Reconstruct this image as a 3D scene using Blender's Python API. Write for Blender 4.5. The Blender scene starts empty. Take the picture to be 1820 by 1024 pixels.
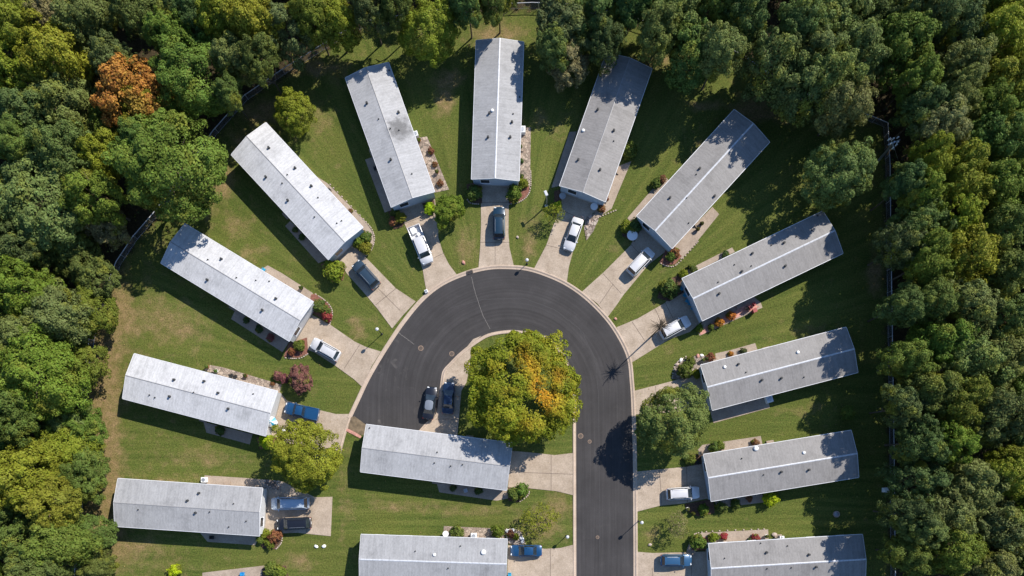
import bpy, math, random
import numpy as np
from math import sin, cos, pi, radians
random.seed(7); rng = np.random.default_rng(7)
scene = bpy.context.scene
COL = scene.collection
H = 100.0; S = 11.65; CX, CY = 910.0, 512.0
NX, NY = 930.0, 850.0          # the point of the photo straight below the camera

def P(px, py, h=0.0):
    k = 1 - h / H
    return ((NX + (px - NX) * k - CX) / S, (CY - NY - (py - NY) * k) / S)

# ------------------------------------------------------------------ materials
MATS = {}
def new_mat(name):
    m = bpy.data.materials.new(name); m.use_nodes = True
    nt = m.node_tree; b = nt.nodes['Principled BSDF']
    MATS[name] = m
    return m, nt, b
def L(nt, a, b): nt.links.new(a, b)
def node(nt, t, **kw):
    n = nt.nodes.new(t)
    for k, v in kw.items():
        if k in n.inputs: n.inputs[k].default_value = v
        else: setattr(n, k, v)
    return n
def ramp(nt, src, stops):
    r = nt.nodes.new('ShaderNodeValToRGB'); e = r.color_ramp.elements
    while len(e) < len(stops): e.new(0.5)
    for el, (p, c) in zip(e, stops):
        el.position = p; el.color = (*c, 1) if len(c) == 3 else c
    L(nt, src, r.inputs[0]); return r.outputs[0]
def grey(v): return (v, v, v)
def mix(nt, f, a, b, mode='MIX'):
    n = nt.nodes.new('ShaderNodeMix'); n.data_type = 'RGBA'; n.blend_type = mode
    for s, v in ((n.inputs[0], f), (n.inputs[6], a), (n.inputs[7], b)):
        if hasattr(v, 'links') or hasattr(v, 'is_output'): L(nt, v, s)
        else: s.default_value = v if isinstance(v, float) else ((*v, 1) if len(v) == 3 else v)
    return n.outputs[2]
def math_n(nt, op, a, b=None):
    n = nt.nodes.new('ShaderNodeMath'); n.operation = op
    for i, v in enumerate((a, b)):
        if v is None: continue
        if hasattr(v, 'is_output'): L(nt, v, n.inputs[i])
        else: n.inputs[i].default_value = v
    return n.outputs[0]
def noise(nt, vec, scale, detail=4.0, rough=0.55):
    n = node(nt, 'ShaderNodeTexNoise', Scale=scale, Detail=detail, Roughness=rough)
    if vec is not None: L(nt, vec, n.inputs['Vector'])
    return n.outputs['Fac']
def bump(nt, b, src, strength, dist=0.05):
    n = node(nt, 'ShaderNodeBump', Strength=strength, Distance=dist)
    L(nt, src, n.inputs['Height']); L(nt, n.outputs[0], b.inputs['Normal'])
def coords(nt, which='Object'):
    return nt.nodes.new('ShaderNodeTexCoord').outputs[which]
def mapping(nt, vec, scale):
    n = node(nt, 'ShaderNodeMapping'); n.inputs['Scale'].default_value = scale
    L(nt, vec, n.inputs['Vector']); return n.outputs[0]

def simple(name, col, rough=0.6, metal=0.0, var=0.15, scale=3.0, spec=0.5, bmp=0.0):
    m, nt, b = new_mat(name)
    c = coords(nt)
    f = noise(nt, c, scale, 5)
    lo = tuple(x * (1 - var) for x in col); hi = tuple(min(1, x * (1 + var)) for x in col)
    L(nt, ramp(nt, f, [(0.3, lo), (0.7, hi)]), b.inputs['Base Color'])
    b.inputs['Roughness'].default_value = rough; b.inputs['Metallic'].default_value = metal
    b.inputs['Specular IOR Level'].default_value = spec
    if bmp: bump(nt, b, noise(nt, c, scale * 12, 3), bmp, 0.02)
    return m

def paint(name, col):
    m, nt, b = new_mat(name)
    f = noise(nt, coords(nt), 2.0, 4)
    L(nt, ramp(nt, f, [(0.3, tuple(x * .9 for x in col)), (0.75, col)]), b.inputs['Base Color'])
    b.inputs['Roughness'].default_value = 0.32; b.inputs['Metallic'].default_value = 0.15
    b.inputs['Coat Weight'].default_value = 0.8; b.inputs['Coat Roughness'].default_value = 0.06
    return m

# lawn / forest floor : one sheet, attribute "cover" = (dry, litter, radial-streak weight)
def lawn_material():
    m, nt, b = new_mat('lawn')
    at = node(nt, 'ShaderNodeAttribute'); at.attribute_name = 'cover'
    sep = nt.nodes.new('ShaderNodeSeparateColor'); L(nt, at.outputs['Color'], sep.inputs[0])
    c = coords(nt)
    sx = nt.nodes.new('ShaderNodeSeparateXYZ'); L(nt, c, sx.inputs[0])
    ox, oy = P(893, 705)
    dx = math_n(nt, 'SUBTRACT', sx.outputs[0], ox); dy = math_n(nt, 'SUBTRACT', sx.outputs[1], oy)
    ang = math_n(nt, 'ARCTAN2', dy, dx)
    rad = math_n(nt, 'SQRT', math_n(nt, 'ADD', math_n(nt, 'MULTIPLY', dx, dx), math_n(nt, 'MULTIPLY', dy, dy)))
    cb = nt.nodes.new('ShaderNodeCombineXYZ')
    L(nt, math_n(nt, 'MULTIPLY', ang, 36.0), cb.inputs[0]); L(nt, math_n(nt, 'MULTIPLY', rad, 0.07), cb.inputs[1])
    st1 = noise(nt, cb.outputs[0], 1.0, 3)
    st2 = noise(nt, mapping(nt, c, (0.07, 1.3, 1)), 1.0, 3)
    st = mix(nt, sep.outputs[2], st2, st1)
    g = ramp(nt, st, [(0.30, (0.052, 0.080, 0.014)), (0.5, (0.084, 0.112, 0.022)), (0.70, (0.130, 0.145, 0.034))])
    big = noise(nt, c, 0.16, 5)
    g = mix(nt, ramp(nt, big, [(0.4, grey(0.0)), (0.65, grey(0.55))]), g, (0.105, 0.115, 0.024))
    dry = ramp(nt, noise(nt, c, 0.9, 6), [(0.35, (0.17, 0.135, 0.052)), (0.7, (0.31, 0.205, 0.115))])
    f = math_n(nt, 'ADD', sep.outputs[0], math_n(nt, 'MULTIPLY', math_n(nt, 'SUBTRACT', noise(nt, c, 0.55, 7, .65), 0.5), 1.7))
    fr = ramp(nt, f, [(0.20, grey(0.0)), (0.78, grey(1.0))])
    fr = math_n(nt, 'MULTIPLY', fr, 0.85)
    g = mix(nt, fr, g, dry)
    spk = noise(nt, c, 1.9, 7, .8)
    g = mix(nt, ramp(nt, spk, [(0.48, grey(0.0)), (0.66, grey(0.5))]), g, (0.140, 0.135, 0.036))
    litter = ramp(nt, noise(nt, c, 1.6, 7, .7), [(0.3, (0.026, 0.024, 0.013)), (0.55, (0.055, 0.042, 0.022)), (0.8, (0.12, 0.08, 0.045))])
    lf = math_n(nt, 'ADD', sep.outputs[1], math_n(nt, 'MULTIPLY', math_n(nt, 'SUBTRACT', noise(nt, c, 0.8, 6, .65), 0.5), 1.2))
    g = mix(nt, ramp(nt, lf, [(0.35, grey(0.0)), (0.65, grey(1.0))]), g, litter)
    # blade level mottling
    fine = noise(nt, c, 4.5, 6, .8)
    g = mix(nt, 1.0, g, ramp(nt, fine, [(0.36, grey(0.52)), (0.64, grey(1.48))]), 'MULTIPLY')
    L(nt, g, b.inputs['Base Color'])
    b.inputs['Roughness'].default_value = 0.9; b.inputs['Specular IOR Level'].default_value = 0.15
    bump(nt, b, noise(nt, c, 7.0, 4, .75), 0.9, 0.10)
    return m

def asphalt_material():
    m, nt, b = new_mat('asphalt')
    c = coords(nt)
    sx = nt.nodes.new('ShaderNodeSeparateXYZ'); L(nt, c, sx.inputs[0])
    ox, oy = P(905, 705)
    dx = math_n(nt, 'SUBTRACT', sx.outputs[0], ox)
    dy = math_n(nt, 'MAXIMUM', math_n(nt, 'SUBTRACT', sx.outputs[1], oy), 0.0)
    rad = math_n(nt, 'SQRT', math_n(nt, 'ADD', math_n(nt, 'MULTIPLY', dx, dx), math_n(nt, 'MULTIPLY', dy, dy)))
    cb = nt.nodes.new('ShaderNodeCombineXYZ')
    L(nt, math_n(nt, 'MULTIPLY', rad, 2.2), cb.inputs[0])
    L(nt, math_n(nt, 'MULTIPLY', sx.outputs[1], 0.06), cb.inputs[1])
    streak = noise(nt, cb.outputs[0], 1.0, 4)
    col = ramp(nt, streak, [(0.3, (0.038, 0.036, 0.037)), (0.55, (0.048, 0.0455, 0.047)), (0.75, (0.060, 0.057, 0.058))])
    col = mix(nt, 1.0, col, ramp(nt, noise(nt, c, 0.25, 6, .6), [(0.3, grey(0.85)), (0.7, grey(1.2))]), 'MULTIPLY')
    # worn pale scuffs on the left arm
    mk = nt.nodes.new('ShaderNodeTexNoise'); mk.inputs['Scale'].default_value = 0.5; mk.inputs['Detail'].default_value = 8; mk.inputs['Distortion'].default_value = 1.5
    L(nt, c, mk.inputs['Vector'])
    sc = ramp(nt, mk.outputs['Fac'], [(0.60, grey(0.0)), (0.75, grey(0.5))])
    lx = ramp(nt, math_n(nt, 'MULTIPLY', math_n(nt, 'ADD', sx.outputs[0], 24.0), 0.1), [(0.4, grey(1.0)), (1.0, grey(0.15))])
    col = mix(nt, math_n(nt, 'MULTIPLY', sc, lx), col, (0.15, 0.14, 0.13))
    col = mix(nt, 1.0, col, ramp(nt, noise(nt, c, 9.0, 5, .8), [(0.3, grey(0.82)), (0.7, grey(1.18))]), 'MULTIPLY')
    L(nt, col, b.inputs['Base Color']); b.inputs['Roughness'].default_value = 0.85
    b.inputs['Specular IOR Level'].default_value = 0.25
    bump(nt, b, noise(nt, c, 14.0, 3), 0.5, 0.02)
    return m

def concrete(name, lo, hi, stain=0.25):
    m, nt, b = new_mat(name)
    c = coords(nt)
    col = ramp(nt, noise(nt, c, 0.5, 7, .65), [(0.3, lo), (0.7, hi)])
    col = mix(nt, 1.0, col, ramp(nt, noise(nt, c, 5.0, 6, .8), [(0.3, grey(1 - stain)), (0.65, grey(1.08))]), 'MULTIPLY')
    L(nt, col, b.inputs['Base Color']); b.inputs['Roughness'].default_value = 0.85
    b.inputs['Specular IOR Level'].default_value = 0.2
    bump(nt, b, noise(nt, c, 10.0, 3), 0.35, 0.02)
    return m

def pavers(name, a, b2, mortar):
    m, nt, b = new_mat(name)
    c = coords(nt)
    v = node(nt, 'ShaderNodeTexVoronoi', Scale=2.3); L(nt, c, v.inputs['Vector'])
    e = node(nt, 'ShaderNodeTexVoronoi', Scale=2.3); e.feature = 'DISTANCE_TO_EDGE'; L(nt, c, e.inputs['Vector'])
    sp = nt.nodes.new('ShaderNodeSeparateColor'); L(nt, v.outputs['Color'], sp.inputs[0])
    col = ramp(nt, sp.outputs[0], [(0.1, a), (0.9, b2)])
    col = mix(nt, ramp(nt, e.outputs['Distance'], [(0.02, grey(1.0)), (0.08, grey(0.0))]), col, mortar)
    L(nt, col, b.inputs['Base Color']); b.inputs['Roughness'].default_value = 0.9
    return m

EAVE_Z = 3.3
def roof_material(name, base, warm=1.0, stain=None):
    m, nt, b = new_mat(name)
    c = coords(nt)                       # local x runs along the ridge
    sx = nt.nodes.new('ShaderNodeSeparateXYZ'); L(nt, c, sx.inputs[0])
    rib = math_n(nt, 'SINE', math_n(nt, 'MULTIPLY', sx.outputs[0], 2 * pi / 0.405))
    ribc = ramp(nt, rib, [(0.0, grey(1.0)), (0.80, grey(1.0)), (1.0, grey(0.90))])
    # weathering streaks run down the slope
    streak = noise(nt, mapping(nt, c, (2.2, 0.22, 0.2)), 1.0, 6, .7)
    k = (base * warm, base, base * (2 - warm) * 1.02)
    col = ramp(nt, streak, [(0.3, tuple(x * .84 for x in k)), (0.5, k), (0.72, tuple(min(.9, x * 1.08) for x in k))])
    col = mix(nt, 1.0, col, ribc, 'MULTIPLY')
    oi = nt.nodes.new('ShaderNodeObjectInfo')
    ofs = nt.nodes.new('ShaderNodeVectorMath'); ofs.operation = 'ADD'
    cbx = nt.nodes.new('ShaderNodeCombineXYZ'); L(nt, math_n(nt, 'MULTIPLY', oi.outputs['Random'], 90.0), cbx.inputs[0])
    L(nt, c, ofs.inputs[0]); L(nt, cbx.outputs[0], ofs.inputs[1])
    blot = noise(nt, ofs.outputs[0], 0.35, 8, .7)
    col = mix(nt, 1.0, col, ramp(nt, blot, [(0.28, grey(0.74)), (0.48, grey(1.0)), (0.7, grey(1.08))]), 'MULTIPLY')
    grime = noise(nt, mapping(nt, c, (5.0, 2.5, 2.5)), 1.0, 8, .85)
    col = mix(nt, 1.0, col, ramp(nt, grime, [(0.36, grey(0.78)), (0.62, grey(1.10))]), 'MULTIPLY')
    if stain:
        sm = nt.nodes.new('ShaderNodeVectorMath'); sm.operation = 'DISTANCE'; sm.inputs[1].default_value = (stain[0], stain[1], EAVE_Z)
        L(nt, c, sm.inputs[0])
        fz = math_n(nt, 'ADD', math_n(nt, 'MULTIPLY', sm.outputs['Value'], 1 / stain[2]), math_n(nt, 'MULTIPLY', math_n(nt, 'SUBTRACT', noise(nt, c, 1.2, 6, .7), .5), 1.6))
        col = mix(nt, 1.0, col, ramp(nt, fz, [(0.35, grey(0.42)), (1.0, grey(1.0))]), 'MULTIPLY')
    L(nt, col, b.inputs['Base Color'])
    b.inputs['Roughness'].default_value = 0.62; b.inputs['Specular IOR Level'].default_value = 0.35
    bump(nt, b, ribc, 0.35, 0.03)
    return m

def siding_material(name, col):
    m, nt, b = new_mat(name)
    c = coords(nt)
    sx = nt.nodes.new('ShaderNodeSeparateXYZ'); L(nt, c, sx.inputs[0])
    w = math_n(nt, 'FRACT', math_n(nt, 'MULTIPLY', sx.outputs[2], 6.0))
    cc = mix(nt, 1.0, ramp(nt, w, [(0.0, grey(0.75)), (0.12, grey(1.0)), (1.0, grey(1.0))]),
             ramp(nt, noise(nt, c, 2.0, 5), [(0.3, tuple(x * .88 for x in col)), (0.7, col)]), 'MULTIPLY')
    L(nt, cc, b.inputs['Base Color']); b.inputs['Roughness'].default_value = 0.55
    bump(nt, b, w, 0.4, 0.02)
    return m

def leaf_material(name, second=None, amount=0.0, patch=0.9, trans=0.28, turn=False):
    m, nt, b = new_mat(name)
    oi = nt.nodes.new('ShaderNodeObjectInfo')
    at = node(nt, 'ShaderNodeAttribute'); at.attribute_name = 'tint'
    al = node(nt, 'ShaderNodeAttribute'); al.attribute_name = 'lobe'
    col = oi.outputs['Color']
    if second:
        c = coords(nt)
        pn = noise(nt, c, patch, 4, .6)
        if turn:
            ta = node(nt, 'ShaderNodeAttribute'); ta.attribute_name = 'turn'
            pn = math_n(nt, 'ADD', math_n(nt, 'MULTIPLY', pn, .5), ta.outputs['Fac'])
        f = ramp(nt, math_n(nt, 'ADD', pn, math_n(nt, 'MULTIPLY', math_n(nt, 'SUBTRACT', al.outputs['Fac'], 0.5), 0.25)),
                 [(0.52 - amount * .12, grey(0.0)), (0.64 - amount * .12, grey(1.0))] if not turn else [(0.26, grey(0.0)), (0.74, grey(0.85))])
        col = mix(nt, f, col, second)
    hs = nt.nodes.new('ShaderNodeHueSaturation')
    L(nt, col, hs.inputs['Color'])
    L(nt, math_n(nt, 'ADD', 0.485, math_n(nt, 'MULTIPLY', at.outputs['Fac'], 0.03)), hs.inputs['Hue'])
    L(nt, math_n(nt, 'ADD', 0.62, math_n(nt, 'ADD', math_n(nt, 'MULTIPLY', at.outputs['Fac'], 0.55), math_n(nt, 'MULTIPLY', al.outputs['Fac'], 0.45))), hs.inputs['Value'])
    L(nt, hs.outputs[0], b.inputs['Base Color'])
    b.inputs['Roughness'].default_value = 0.65; b.inputs['Specular IOR Level'].default_value = 0.15
    tr = nt.nodes.new('ShaderNodeBsdfTranslucent'); L(nt, hs.outputs[0], tr.inputs['Color'])
    ms = nt.nodes.new('ShaderNodeMixShader'); ms.inputs[0].default_value = trans
    L(nt, b.outputs[0], ms.inputs[1]); L(nt, tr.outputs[0], ms.inputs[2])
    L(nt, ms.outputs[0], nt.nodes['Material Output'].inputs['Surface'])
    return m

M_lawn = lawn_material(); M_asph = asphalt_material()
M_conc = concrete('driveway_concrete', (0.34, 0.272, 0.205), (0.51, 0.42, 0.335), .34)
M_kerb = concrete('kerb_concrete', (0.42, 0.33, 0.255), (0.52, 0.42, 0.34))
M_joint = simple('joint_dirt', (0.13, 0.10, 0.08), .9)
M_patio = concrete('patio_concrete', (0.30, 0.24, 0.19), (0.44, 0.36, 0.29), .3)
M_paver = pavers('flagstone', (0.42, 0.34, 0.27), (0.25, 0.19, 0.15), (0.12, 0.10, 0.08))
M_gravel = pavers('pale_rock', (0.42, 0.36, 0.31), (0.16, 0.12, 0.10), (0.09, 0.07, 0.05))
M_mulch = simple('brown_mulch', (0.10, 0.055, 0.035), .95, var=.5, scale=5)
M_redmulch = simple('red_mulch', (0.20, 0.085, 0.06), .95, var=.4, scale=5)
M_dirt = simple('dry_earth', (0.16, 0.12, 0.075), .95, var=.4, scale=1.5)
M_stone = simple('edging_stone', (0.42, 0.34, 0.29), .9, var=.3, scale=4)
M_roofs = {'white': roof_material('roof_white', 0.52, 0.99), 'grey': roof_material('roof_grey', 0.335, 0.99),
           'warm': roof_material('roof_warm_grey', 0.235, 1.03), 'pale': roof_material('roof_pale', 0.385, 0.99), 'sooty': roof_material('roof_sooty', 0.40, 0.99, (-.3, 1.7, 2.3))}
M_siding = {'white': siding_material('siding_white', (0.62, 0.63, 0.64)), 'cream': siding_material('siding_cream', (0.55, 0.52, 0.45)),
            'blue': siding_material('siding_bluegrey', (0.42, 0.5, 0.6))}
M_trim = simple('white_trim', (0.7, 0.71, 0.73), .45, var=.06)
M_ridge_l = simple('ridge_cap_pale', (0.50, 0.52, 0.56), .5, var=.2)
M_ridge_d = simple('ridge_cap_dull', (0.27, 0.27, 0.28), .5, var=.15)
M_vent = simple('vent_rubber', (0.035, 0.037, 0.04), .7)
M_ventw = simple('vent_cap_white', (0.75, 0.76, 0.76), .5, var=.05)
M_skirt = simple('skirting', (0.35, 0.33, 0.3), .8)
M_door = simple('door_paint', (0.25, 0.12, 0.09), .5)
M_metal = simple('galvanised', (0.5, 0.52, 0.55), .4, .7)
M_wire = simple('fence_wire', (0.42, 0.44, 0.48), .45, .5)
M_dark = simple('dark_metal', (0.02, 0.02, 0.022), .5)
M_black = simple('black_plastic', (0.02, 0.02, 0.02), .55)
M_rubber = simple('tyre_rubber', (0.02, 0.02, 0.02), .85)
M_rim = simple('wheel_rim', (0.45, 0.46, 0.48), .3, .8)
M_bark = simple('bark', (0.10, 0.075, 0.05), .95, var=.4, scale=5, bmp=.5)
M_wood = simple('weathered_wood', (0.22, 0.17, 0.12), .9, var=.3, scale=4)
M_white = simple('white_plastic', (0.78, 0.78, 0.78), .45, var=.05)
M_blue = simple('blue_plastic', (0.02, 0.25, 0.55), .5, var=.2)
M_aqua = simple('aqua_plastic', (0.03, 0.30, 0.48), .5, var=.2)
M_red = simple('red_plastic', (0.28, 0.035, 0.035), .5, var=.15)
M_terra = simple('terracotta', (0.35, 0.13, 0.07), .85)
M_pink = simple('pink_stone', (0.5, 0.25, 0.2), .85, var=.3, scale=4)
M_ringc = simple('cover_ring', (0.22, 0.16, 0.12), .9, var=.3)
M_iron = simple('cast_iron', (0.11, 0.085, 0.07), .7, .3)
def glass_mat():
    m, nt, b = new_mat('tinted_glass')
    L(nt, ramp(nt, noise(nt, coords(nt), 1.5, 2), [(0.3, (0.012, 0.018, 0.024)), (0.8, (0.03, 0.04, 0.05))]), b.inputs['Base Color'])
    b.inputs['Roughness'].default_value = 0.08; b.inputs['Specular IOR Level'].default_value = 0.8
    return m
M_glass = glass_mat()
M_lampglass = simple('frosted_lamp', (0.55, 0.56, 0.58), .3, var=.03)
M_light = simple('headlight_lens', (0.75, 0.78, 0.8), .1, var=.03)
M_tail = simple('taillight_lens', (0.4, 0.01, 0.01), .2)
M_leaf = leaf_material('leaves', (0.16, 0.17, 0.025), -0.2, 0.55)
M_leafY = leaf_material('leaves_turning', (0.50, 0.25, 0.02), 0.0, 1.6, .32, True)
M_leafR = leaf_material('leaves_rust', (0.24, 0.16, 0.03), 0.0, 1.1)

# ------------------------------------------------------------------ mesh builder
class MB:
    def __init__(s): s.v = []; s.f = []; s.m = []; s.mi = 0; s.smooth = False
    def add(s, vs, fs):
        o = len(s.v); s.v += [tuple(p) for p in vs]
        for f in fs: s.f.append([i + o for i in f]); s.m.append(s.mi)
        return s
    def box(s, cx, cy, cz, lx, ly, lz, rot=0.0, bev=0.0):
        hx, hy, hz = lx / 2, ly / 2, lz / 2
        c, sn = cos(rot), sin(rot)
        def T(x, y, z): return (cx + x * c - y * sn, cy + x * sn + y * c, cz + z)
        if bev <= 0:
            vs = [T(x, y, z) for z in (-hz, hz) for x, y in ((-hx, -hy), (hx, -hy), (hx, hy), (-hx, hy))]
            return s.add(vs, [(3, 2, 1, 0), (4, 5, 6, 7), (0, 1, 5, 4), (1, 2, 6, 5), (2, 3, 7, 6), (3, 0, 4, 7)])
        b = bev; rings = []
        for z, k in ((-hz, b), (-hz + b, 0), (hz - b, 0), (hz, b)):
            x, y = hx - k, hy - k
            rings.append([T(-x + b, -y, z), T(x - b, -y, z), T(x, -y + b, z), T(x, y - b, z), T(x - b, y, z), T(-x + b, y, z), T(-x, y - b, z), T(-x, -y + b, z)])
        return s.rings(rings)
    def rings(s, rings, cap=True, closed=True):
        n = len(rings[0]); vs = [p for r in rings for p in r]; fs = []
        for i in range(len(rings) - 1):
            for j in range(n if closed else n - 1):
                a, b = i * n + j, i * n + (j + 1) % n
                fs.append((a, b, b + n, a + n))
        if cap: fs.append(tuple(range(n - 1, -1, -1))); fs.append(tuple(range((len(rings) - 1) * n, len(rings) * n)))
        return s.add(vs, fs)
    def cyl(s, cx, cy, z0, z1, r0, r1=None, n=10):
        r1 = r0 if r1 is None else r1
        return s.rings([[(cx + r * cos(2 * pi * j / n), cy + r * sin(2 * pi * j / n), z) for j in range(n)] for z, r in ((z0, r0), (z1, r1))])
    def lathe(s, cx, cy, prof, n=12):
        return s.rings([[(cx + r * cos(2 * pi * j / n), cy + r * sin(2 * pi * j / n), z) for j in range(n)] for r, z in prof])
    def tube(s, pts, rad, n=6):
        pts = [np.array(p, float) for p in pts]; rings = []
        for i, p in enumerate(pts):
            d = pts[min(i + 1, len(pts) - 1)] - pts[max(i - 1, 0)]; d /= (np.linalg.norm(d) + 1e-9)
            a = np.cross(d, (0, 0, 1.0)); 
            if np.linalg.norm(a) < 1e-3: a = np.cross(d, (1.0, 0, 0))
            a /= np.linalg.norm(a); b = np.cross(d, a)
            r = rad[i] if isinstance(rad, (list, tuple)) else rad
            rings.append([tuple(p + r * (cos(2 * pi * j / n) * a + sin(2 * pi * j / n) * b)) for j in range(n)])
        return s.rings(rings)
    def blob(s, cx, cy, cz, rx, ry, rz, n=8, jit=0.15):
        rings = []
        for i in range(1, 6):
            t = pi * i / 6
            rings.append([(cx + rx * sin(t) * cos(2 * pi * j / n) * random.uniform(1 - jit, 1 + jit),
                           cy + ry * sin(t) * sin(2 * pi * j / n) * random.uniform(1 - jit, 1 + jit), cz - rz * cos(t)) for j in range(n)])
        return s.rings(rings)
    def slab(s, pts, z0, z1):
        n = len(pts)
        ar = sum(pts[i][0] * pts[(i + 1) % n][1] - pts[(i + 1) % n][0] * pts[i][1] for i in range(n))
        if ar < 0: pts = pts[::-1]
        vs = [(x, y, z0) for x, y in pts] + [(x, y, z1) for x, y in pts]
        fs = [tuple(range(n, 2 * n)), tuple(range(n - 1, -1, -1))] + [(i, (i + 1) % n, n + (i + 1) % n, n + i) for i in range(n)]
        return s.add(vs, fs)
    def mesh(s, name, mats, smooth=False):
        me = bpy.data.meshes.new(name); me.from_pydata(s.v, [], s.f)
        for m in (mats if isinstance(mats, (list, tuple)) else [mats]): me.materials.append(m)
        me.polygons.foreach_set('material_index', s.m)
        if smooth:
            me.polygons.foreach_set('use_smooth', [True] * len(s.f))
            try: me.set_sharp_from_angle(angle=radians(38))
            except Exception: pass
        me.update(); return me
    def obj(s, name, mats, parent=None, smooth=False, loc=(0, 0, 0), rz=0.0):
        return link(name, s.mesh(name, mats, smooth), parent, loc, rz)
def link(name, me, parent=None, loc=(0, 0, 0), rz=0.0):
    o = bpy.data.objects.new(name, me); COL.objects.link(o)
    o.parent = parent; o.location = loc; o.rotation_euler = (0, 0, rz)
    return o
def tag(o, label=None, cat=None, group=None, kind=None):
    if label: o['label'] = label
    if cat: o['category'] = cat
    if group: o['group'] = group
    if kind: o['kind'] = kind
    return o
def thing(name, label, cat, loc=(0, 0, 0), rz=0.0, group=None):
    return tag(link(name, None, None, loc, rz), label, cat, group)
def copy_tree(o, parent=None):
    c = o.copy(); COL.objects.link(c); c.parent = parent
    for ch in list(o.children): copy_tree(ch, c)
    return c

def catmull(pts, n=6):
    out = []
    P_ = [pts[0]] + list(pts) + [pts[-1]]
    for i in range(1, len(P_) - 2):
        p0, p1, p2, p3 = [np.array(q, float) for q in P_[i - 1:i + 3]]
        for k in range(n):
            t = k / n
            out.append(tuple(0.5 * ((2 * p1) + (-p0 + p2) * t + (2 * p0 - 5 * p1 + 4 * p2 - p3) * t * t + (-p0 + 3 * p1 - 3 * p2 + p3) * t ** 3)))
    out.append(tuple(pts[-1])); return out
def offset(pts, d):
    out = []
    for i, p in enumerate(pts):
        a = np.array(pts[max(i - 1, 0)]); b = np.array(pts[min(i + 1, len(pts) - 1)])
        t = b - a; t = t / (np.linalg.norm(t) + 1e-9)
        out.append((p[0] - t[1] * d, p[1] + t[0] * d))
    return out
def W(pts, h=0.0): return [P(x, y, h) for x, y in pts]

# ------------------------------------------------------------------ fence line and ground
FENCE_L = [(140, 1080), (143, 1000), (147, 900), (150, 800), (156, 700), (163, 640), (168, 605), (180, 560), (196, 520), (215, 470), (245, 425), (280, 385), (330, 320), (385, 240), (440, 178),
           (510, 130), (560, 99), (603, 72), (650, 48), (710, 38), (800, 25), (880, 18), (945, 15), (1020, 18), (1104, 34), (1141, 47), (1230, 75), (1313, 105), (1368, 144), (1404, 167), (1470, 190), (1534, 211),
           (1570, 226), (1574, 300), (1575, 400), (1578, 600), (1581, 800), (1583, 1010), (1584, 1080)]
fence_w = np.array(W(FENCE_L))
poly = np.vstack([fence_w, [P(1584, 1700)], [P(140, 1700)]])
def inside(x, y, pg=poly):
    c = np.zeros(np.shape(x), bool); n = len(pg); j = n - 1
    for i in range(n):
        xi, yi = pg[i]; xj, yj = pg[j]
        cond = ((yi > y) != (yj > y)) & (x < (xj - xi) * (y - yi) / (yj - yi + 1e-12) + xi)
        c ^= cond; j = i
    return c
def fdist(x, y):
    d = np.full(np.shape(x), 1e9)
    for (x0, y0), (x1, y1) in zip(fence_w[:-1], fence_w[1:]):
        dx, dy = x1 - x0, y1 - y0
        t = np.clip(((x - x0) * dx + (y - y0) * dy) / (dx * dx + dy * dy), 0, 1)
        d = np.minimum(d, np.hypot(x - x0 - t * dx, y - y0 - t * dy))
    return d

xs = np.concatenate([[-1500, -400, -180], np.arange(-110, 110.1, .8), [180, 400, 1500]])
ys = np.concatenate([[-1500, -400, -150], np.arange(-80, 80.1, .8), [150, 400, 1500]])
X, Y = np.meshgrid(xs, ys); nx, ny = len(xs), len(ys)
ins = inside(X, Y); fd = fdist(X, Y)
far_tan = [(182, 640, 24, 220, 1.1), (180, 780, 22, 140, 1.0), (185, 900, 26, 90, .9), (215, 560, 22, 50, .7), (395, 320, 22, 30, 1.), (420, 250, 18, 18, .6), (470, 200, 40, 22, .9), (350, 370, 25, 20, .5),
           (540, 120, 70, 14, .8), (790, 175, 16, 28, 1.), (800, 140, 22, 18, .8), (880, 60, 60, 20, .7), (1350, 190, 45, 22, 1.2), (1420, 205, 30, 14, 1.), (1175, 110, 40, 18, .6),
           (1250, 190, 30, 10, .6), (1555, 490, 14, 30, 1.2), (640, 590, 14, 12, .8), (630, 570, 14, 8, .7), (420, 400, 30, 18, .4), (450, 450, 24, 10, .6), (280, 560, 60, 30, .35),
           (330, 590, 50, 20, .35), (370, 815, 60, 12, .4), (300, 860, 70, 12, .4), (230, 980, 60, 25, .5), (700, 900, 60, 8, .45), (830, 910, 60, 6, .5), (990, 900, 30, 40, .45),
           (955, 940, 40, 30, .5), (530, 1000, 30, 14, .6), (830, 440, 22, 40, .55), (940, 440, 18, 24, .55), (945, 390, 18, 30, .4), (575, 215, 22, 30, .4), (620, 140, 40, 18, .3),
           (1450, 590, 60, 14, .45), (1440, 730, 50, 12, .4), (1200, 530, 50, 18, .3), (1190, 620, 18, 6, .6), (780, 900, 200, 10, .2), (1160, 950, 20, 20, .4), (740, 440, 6, 40, .3),
           (1000, 230, 14, 30, .3), (610, 900, 10, 100, .3), (1105, 440, 20, 30, .2), (1060, 500, 10, 10, .2), (955, 215, 30, 20, .4), (1240, 270, 20, 40, .35), (545, 440, 40, 30, .15)]
dry = np.full(X.shape, 0.06)
PXg = X * S + CX; PYg = CY - Y * S
dry += 0.16 * np.clip((700 - PXg) / 500, 0, 1)
for (cx, cy, sx_, sy_, a) in far_tan:
    dry += a * np.exp(-((PXg - cx) / sx_) ** 2 - ((PYg - cy) / sy_) ** 2)
dry = np.clip(dry, 0, 1)
litter = np.where(ins, np.clip(1 - fd / 2.0, 0, 1) * 0.55, np.clip(0.55 + fd / 2, 0, 1))
radial = np.clip((760 - PYg) / 60, 0, 1)
mb_v = np.stack([X.ravel(), Y.ravel(), np.zeros(X.size)], 1)
idx = np.arange(nx * ny).reshape(ny, nx)
quads = np.stack([idx[:-1, :-1].ravel(), idx[:-1, 1:].ravel(), idx[1:, 1:].ravel(), idx[1:, :-1].ravel()], 1)
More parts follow.
